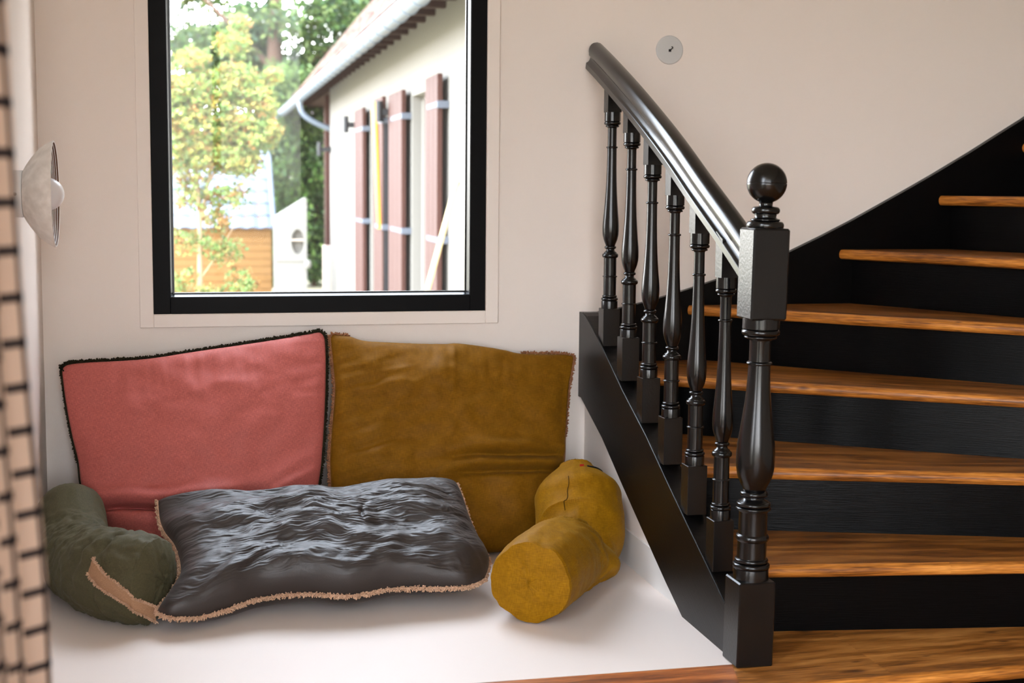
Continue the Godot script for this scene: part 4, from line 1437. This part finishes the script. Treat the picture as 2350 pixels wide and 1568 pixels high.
	mb.prism(ring, Vector3(-6, 0, 0), Vector3.BACK, UP, Vector3(23.4, 0, 0))
	mb.tube([Vector3(-6, 2.404 + g, -0.528), Vector3(17.4, 2.404 + g, -0.528)], [0.012], 10)
	part("gutter", mb, zinc, h)
	for i in 40:
		mb = MB.new()
		var arc := []
		for k in 15:
			arc.append(Vector3(-4.9 + i * 0.54, 2.40 + g + 0.087 * sin(PI + PI * k / 14), -0.455 + 0.074 * cos(PI + PI * k / 14)))
		mb.tube(arc, [0.009], 6)
		part("gutter_band", mb, zinc, h)
	mb = MB.new()
	var pipe := []
	var pp := [Vector3(10.85, 2.36 + g, -0.46), Vector3(10.85, 2.24 + g, -0.455), Vector3(10.85, 2.12 + g, -0.40), Vector3(10.86, 2.02 + g, -0.26), Vector3(10.87, 1.93 + g, -0.06), Vector3(10.88, 1.88 + g, 0.06), Vector3(10.88, 1.75 + g, 0.11), Vector3(10.88, 1.4 + g, 0.12)]
	for i in 40:
		pipe.append(along(pp, i / 39.0))
	pipe.append(Vector3(10.88, 0.02, 0.12))
	mb.tube(pipe, [0.042], 12)
	part("downpipe", mb, zinc, h)
	mb = MB.new()
	mb.box(Vector3(12.0, 0.98, 0.02), Vector3(12.16, 2.5 + g, 0.18), 0.008)
	part("post", mb, brown, h)
	mb = MB.new()
	mb.box(Vector3(11.97, 0, -0.01), Vector3(12.19, 0.98, 0.21), 0.01)
	part("plinth", mb, mat(Color(0.80, 0.72, 0.68), 0.9, 0.2), h)
	# black cylinder lamps along the wall
	for k in 3:
		var s: float = [2.96, 6.45, 10.6][k]
		var y: float = [1.80, 1.80, 1.58][k]
		var at: Vector3 = h.transform * Vector3(s, y + g, 0)
		var l := thing("wall_lantern", ["black cylinder wall lamp between the two middle shutters of the house", "black cylinder wall lamp beside the shutter farthest along the house", "black wall lamp near the brown post at the house corner"][k], "wall lamp", at, "lamps on the house wall")
		l.basis = h.basis
		mb = MB.new()
		mb.lathe([Vector2(0, -0.10), Vector2(0.034, -0.10), Vector2(0.036, -0.098), Vector2(0.036, 0.108), Vector2(0.034, 0.11), Vector2(0, 0.11)], 20, Vector3(0, 0, -0.18))
		part("body", mb, black, l)
		mb = MB.new()
		mb.box(Vector3(-0.02, -0.035, -0.16), Vector3(0.02, 0.035, -0.012), 0.003)
		mb.box(Vector3(-0.045, -0.05, -0.012), Vector3(0.045, 0.05, 0), 0.002)
		part("bracket", mb, black, l)
	var p := thing("pole", "pale wooden pole leaning on the white house wall right of the shutters", "pole", h.transform * Vector3(-0.72, 0.0, -0.58))
	mb = MB.new()
	var foot := Vector3(0, 0.0, 0)
	var tip: Vector3 = (h.transform * Vector3(-0.74, 1.10 + g, -0.025)) - p.position
	mb.tube([foot, tip * 0.5, tip], [0.024, 0.024, 0.022], 12)
	part("shaft", mb, mat(Color(0.88, 0.78, 0.58), 0.7, 0.3), p)
	mb = MB.new()
	mb.tube([tip * 0.02, tip * 0.08], [0.0255], 12)
	part("ferrule", mb, mat(Color(0.8, 0.72, 0.55), 0.7, 0.3), p)

func shed() -> void:
	var s := thing("shed", "low garden shed of orange boards under a pale pantile roof", "shed", Vector3(0.36, GROUND, -18.6))
	var o := -s.position
	var slate := mat(Color(0.37, 0.40, 0.46), 0.6, 0.3)
	var slate_b := mat(Color(0.35, 0.385, 0.45), 0.6, 0.3)
	var orange := planes(mat(Color(0.58, 0.43, 0.25), 0.75, 0.3), Vector3(1.2, 0.3, 0.3))
	orange.albedo_texture = mats.linen
	var mb := MB.new()
	mb.prism([Vector2(-0.9, 0.0), Vector2(1.42, 0.0), Vector2(1.42, 1.28), Vector2(-0.9, 1.28)], Vector3(0, GROUND, -19.2) + o, Vector3.RIGHT, UP, Vector3(0, 0, 1.28))
	part("body", mb, orange, s)
	for i in 11:
		mb = MB.new()
		mb.box(Vector3(-0.9, 0.02 + i * 0.117, 0), Vector3(1.43, 0.132 + i * 0.117, 0.03), 0.006)
		part("board", mb, orange, s, Vector3(0, GROUND, -17.92) + o)
	# roof deck and pantiles
	var up := Vector3(0, 1.126, -1.2).normalized()
	var nrm := Vector3(0, 1.2, 1.126).normalized()
	var eave := Vector3(0, 0.34, -17.80)
	mb = MB.new()
	mb.prism([Vector2(-0.95, 0), Vector2(1.45, 0), Vector2(1.45, 1.62), Vector2(-0.95, 1.62)], eave + o, Vector3.RIGHT, up, nrm * 0.03)
	mb.prism([Vector2(-0.95, 0.0), Vector2(1.45, 0.0), Vector2(1.45, 0.05), Vector2(-0.95, 0.05)], Vector3(0, 1.43, -19.02) + o, Vector3.RIGHT, UP, Vector3(0, 0, -0.5))
	part("roof_deck", mb, orange, s)
	var tile := MB.new()
	var n := 13
	for e in 2:
		var grid := PackedVector3Array()
		for i in n:
			var u := float(i) / (n - 1)
			for j in 2:
				grid.append(Vector3((u - 0.5) * 0.212, j * 0.30 - 0.01, 0.013 * sin(u * TAU) - e * 0.03 - j * 0.024))
		tile.sheet(grid, n, 2, e == 1)
	for i in n - 1:         # front edge
		var q := []
		for k in [[0, 1], [1, 1], [1, 0], [0, 0]]:
			var u := float(i + k[0]) / (n - 1)
			q.append(Vector3((u - 0.5) * 0.212, -0.01, 0.013 * sin(u * TAU) - k[1] * 0.03))
		tile.out(q, Vector3(0, 0.2, 0))
	var me := tile.mesh()
	var bas := Basis(Vector3.RIGHT, up, nrm)
	for j in 6:
		for i in 12:
			var t := MeshInstance3D.new()
			t.name = "tile"
			t.mesh = me
			t.material_override = slate if (i * 7 + j * 3) % 5 else slate_b
			t.transform = Transform3D(bas, eave + o + Vector3(-0.84 + i * 0.203, 0, 0) + up * (j * 0.272) + nrm * 0.06)
			s.add_child(t, true)
	mb = MB.new()
	mb.tube([Vector3(-0.95, 1.505, -19.03) + o, Vector3(1.47, 1.505, -19.03) + o], [0.07], 14)
	part("ridge", mb, slate, s)
	mb = MB.new()
	mb.tube([eave + o + Vector3(1.46, 0, 0) + nrm * 0.06, eave + o + Vector3(1.46, 0, 0) + nrm * 0.06 + up * 1.62], [0.04], 10)
	part("verge", mb, slate, s)
	# white slanted wall beside it with an oval niche
	var w := thing("garden_wall", "white slant-topped garden wall with an oval niche right of the shed", "wall", Vector3(1.65, GROUND, -17.0))
	o = -w.position
	var cs := CSGCombiner3D.new()
	cs.name = "wall_face"
	w.add_child(cs)
	var pg := CSGPolygon3D.new()
	pg.name = "slab"
	pg.polygon = PackedVector2Array([Vector2(1.42, GROUND), Vector2(1.89, GROUND), Vector2(1.895, 0.825), Vector2(1.875, 0.84), Vector2(1.43, 0.56), Vector2(1.42, 0.54)])
	pg.depth = 0.3
	pg.position = o + Vector3(0, 0, -17.0)
	pg.material = mats.render_white
	cs.add_child(pg)
	var cy := CSGCylinder3D.new()
	cy.name = "niche"
	cy.operation = CSGShape3D.OPERATION_SUBTRACTION
	cy.radius = 0.0935
	cy.height = 0.30
	cy.sides = 40
	cy.transform = Transform3D(Basis(Vector3.RIGHT, PI / 2).scaled(Vector3(1, 2.0, 1)), o + Vector3(1.755, 0.19, -17.0))
	cy.material = mats.render_white
	cs.add_child(cy)
	mb = MB.new()
	mb.box(Vector3(1.665, 0.205, -17.13) + o, Vector3(1.845, 0.222, -17.0) + o, 0.002)
	part("niche_shelf", mb, mat(Color(0.80, 0.72, 0.66), 0.8, 0.2), w)
	mb = MB.new()
	mb.box(Vector3(1.42, -0.10, -17.04) + o, Vector3(1.895, -0.07, -16.98) + o, 0.004)
	part("ledge", mb, mats.render_white, w)
	mb = MB.new()
	mb.lathe([Vector2(0, -0.07), Vector2(0.04, -0.055), Vector2(0.06, 0.0), Vector2(0.045, 0.05), Vector2(0, 0.065)], 16, Vector3(1.90, -0.14, -16.95) + o)
	part("boss", mb, mats.render_white, w)
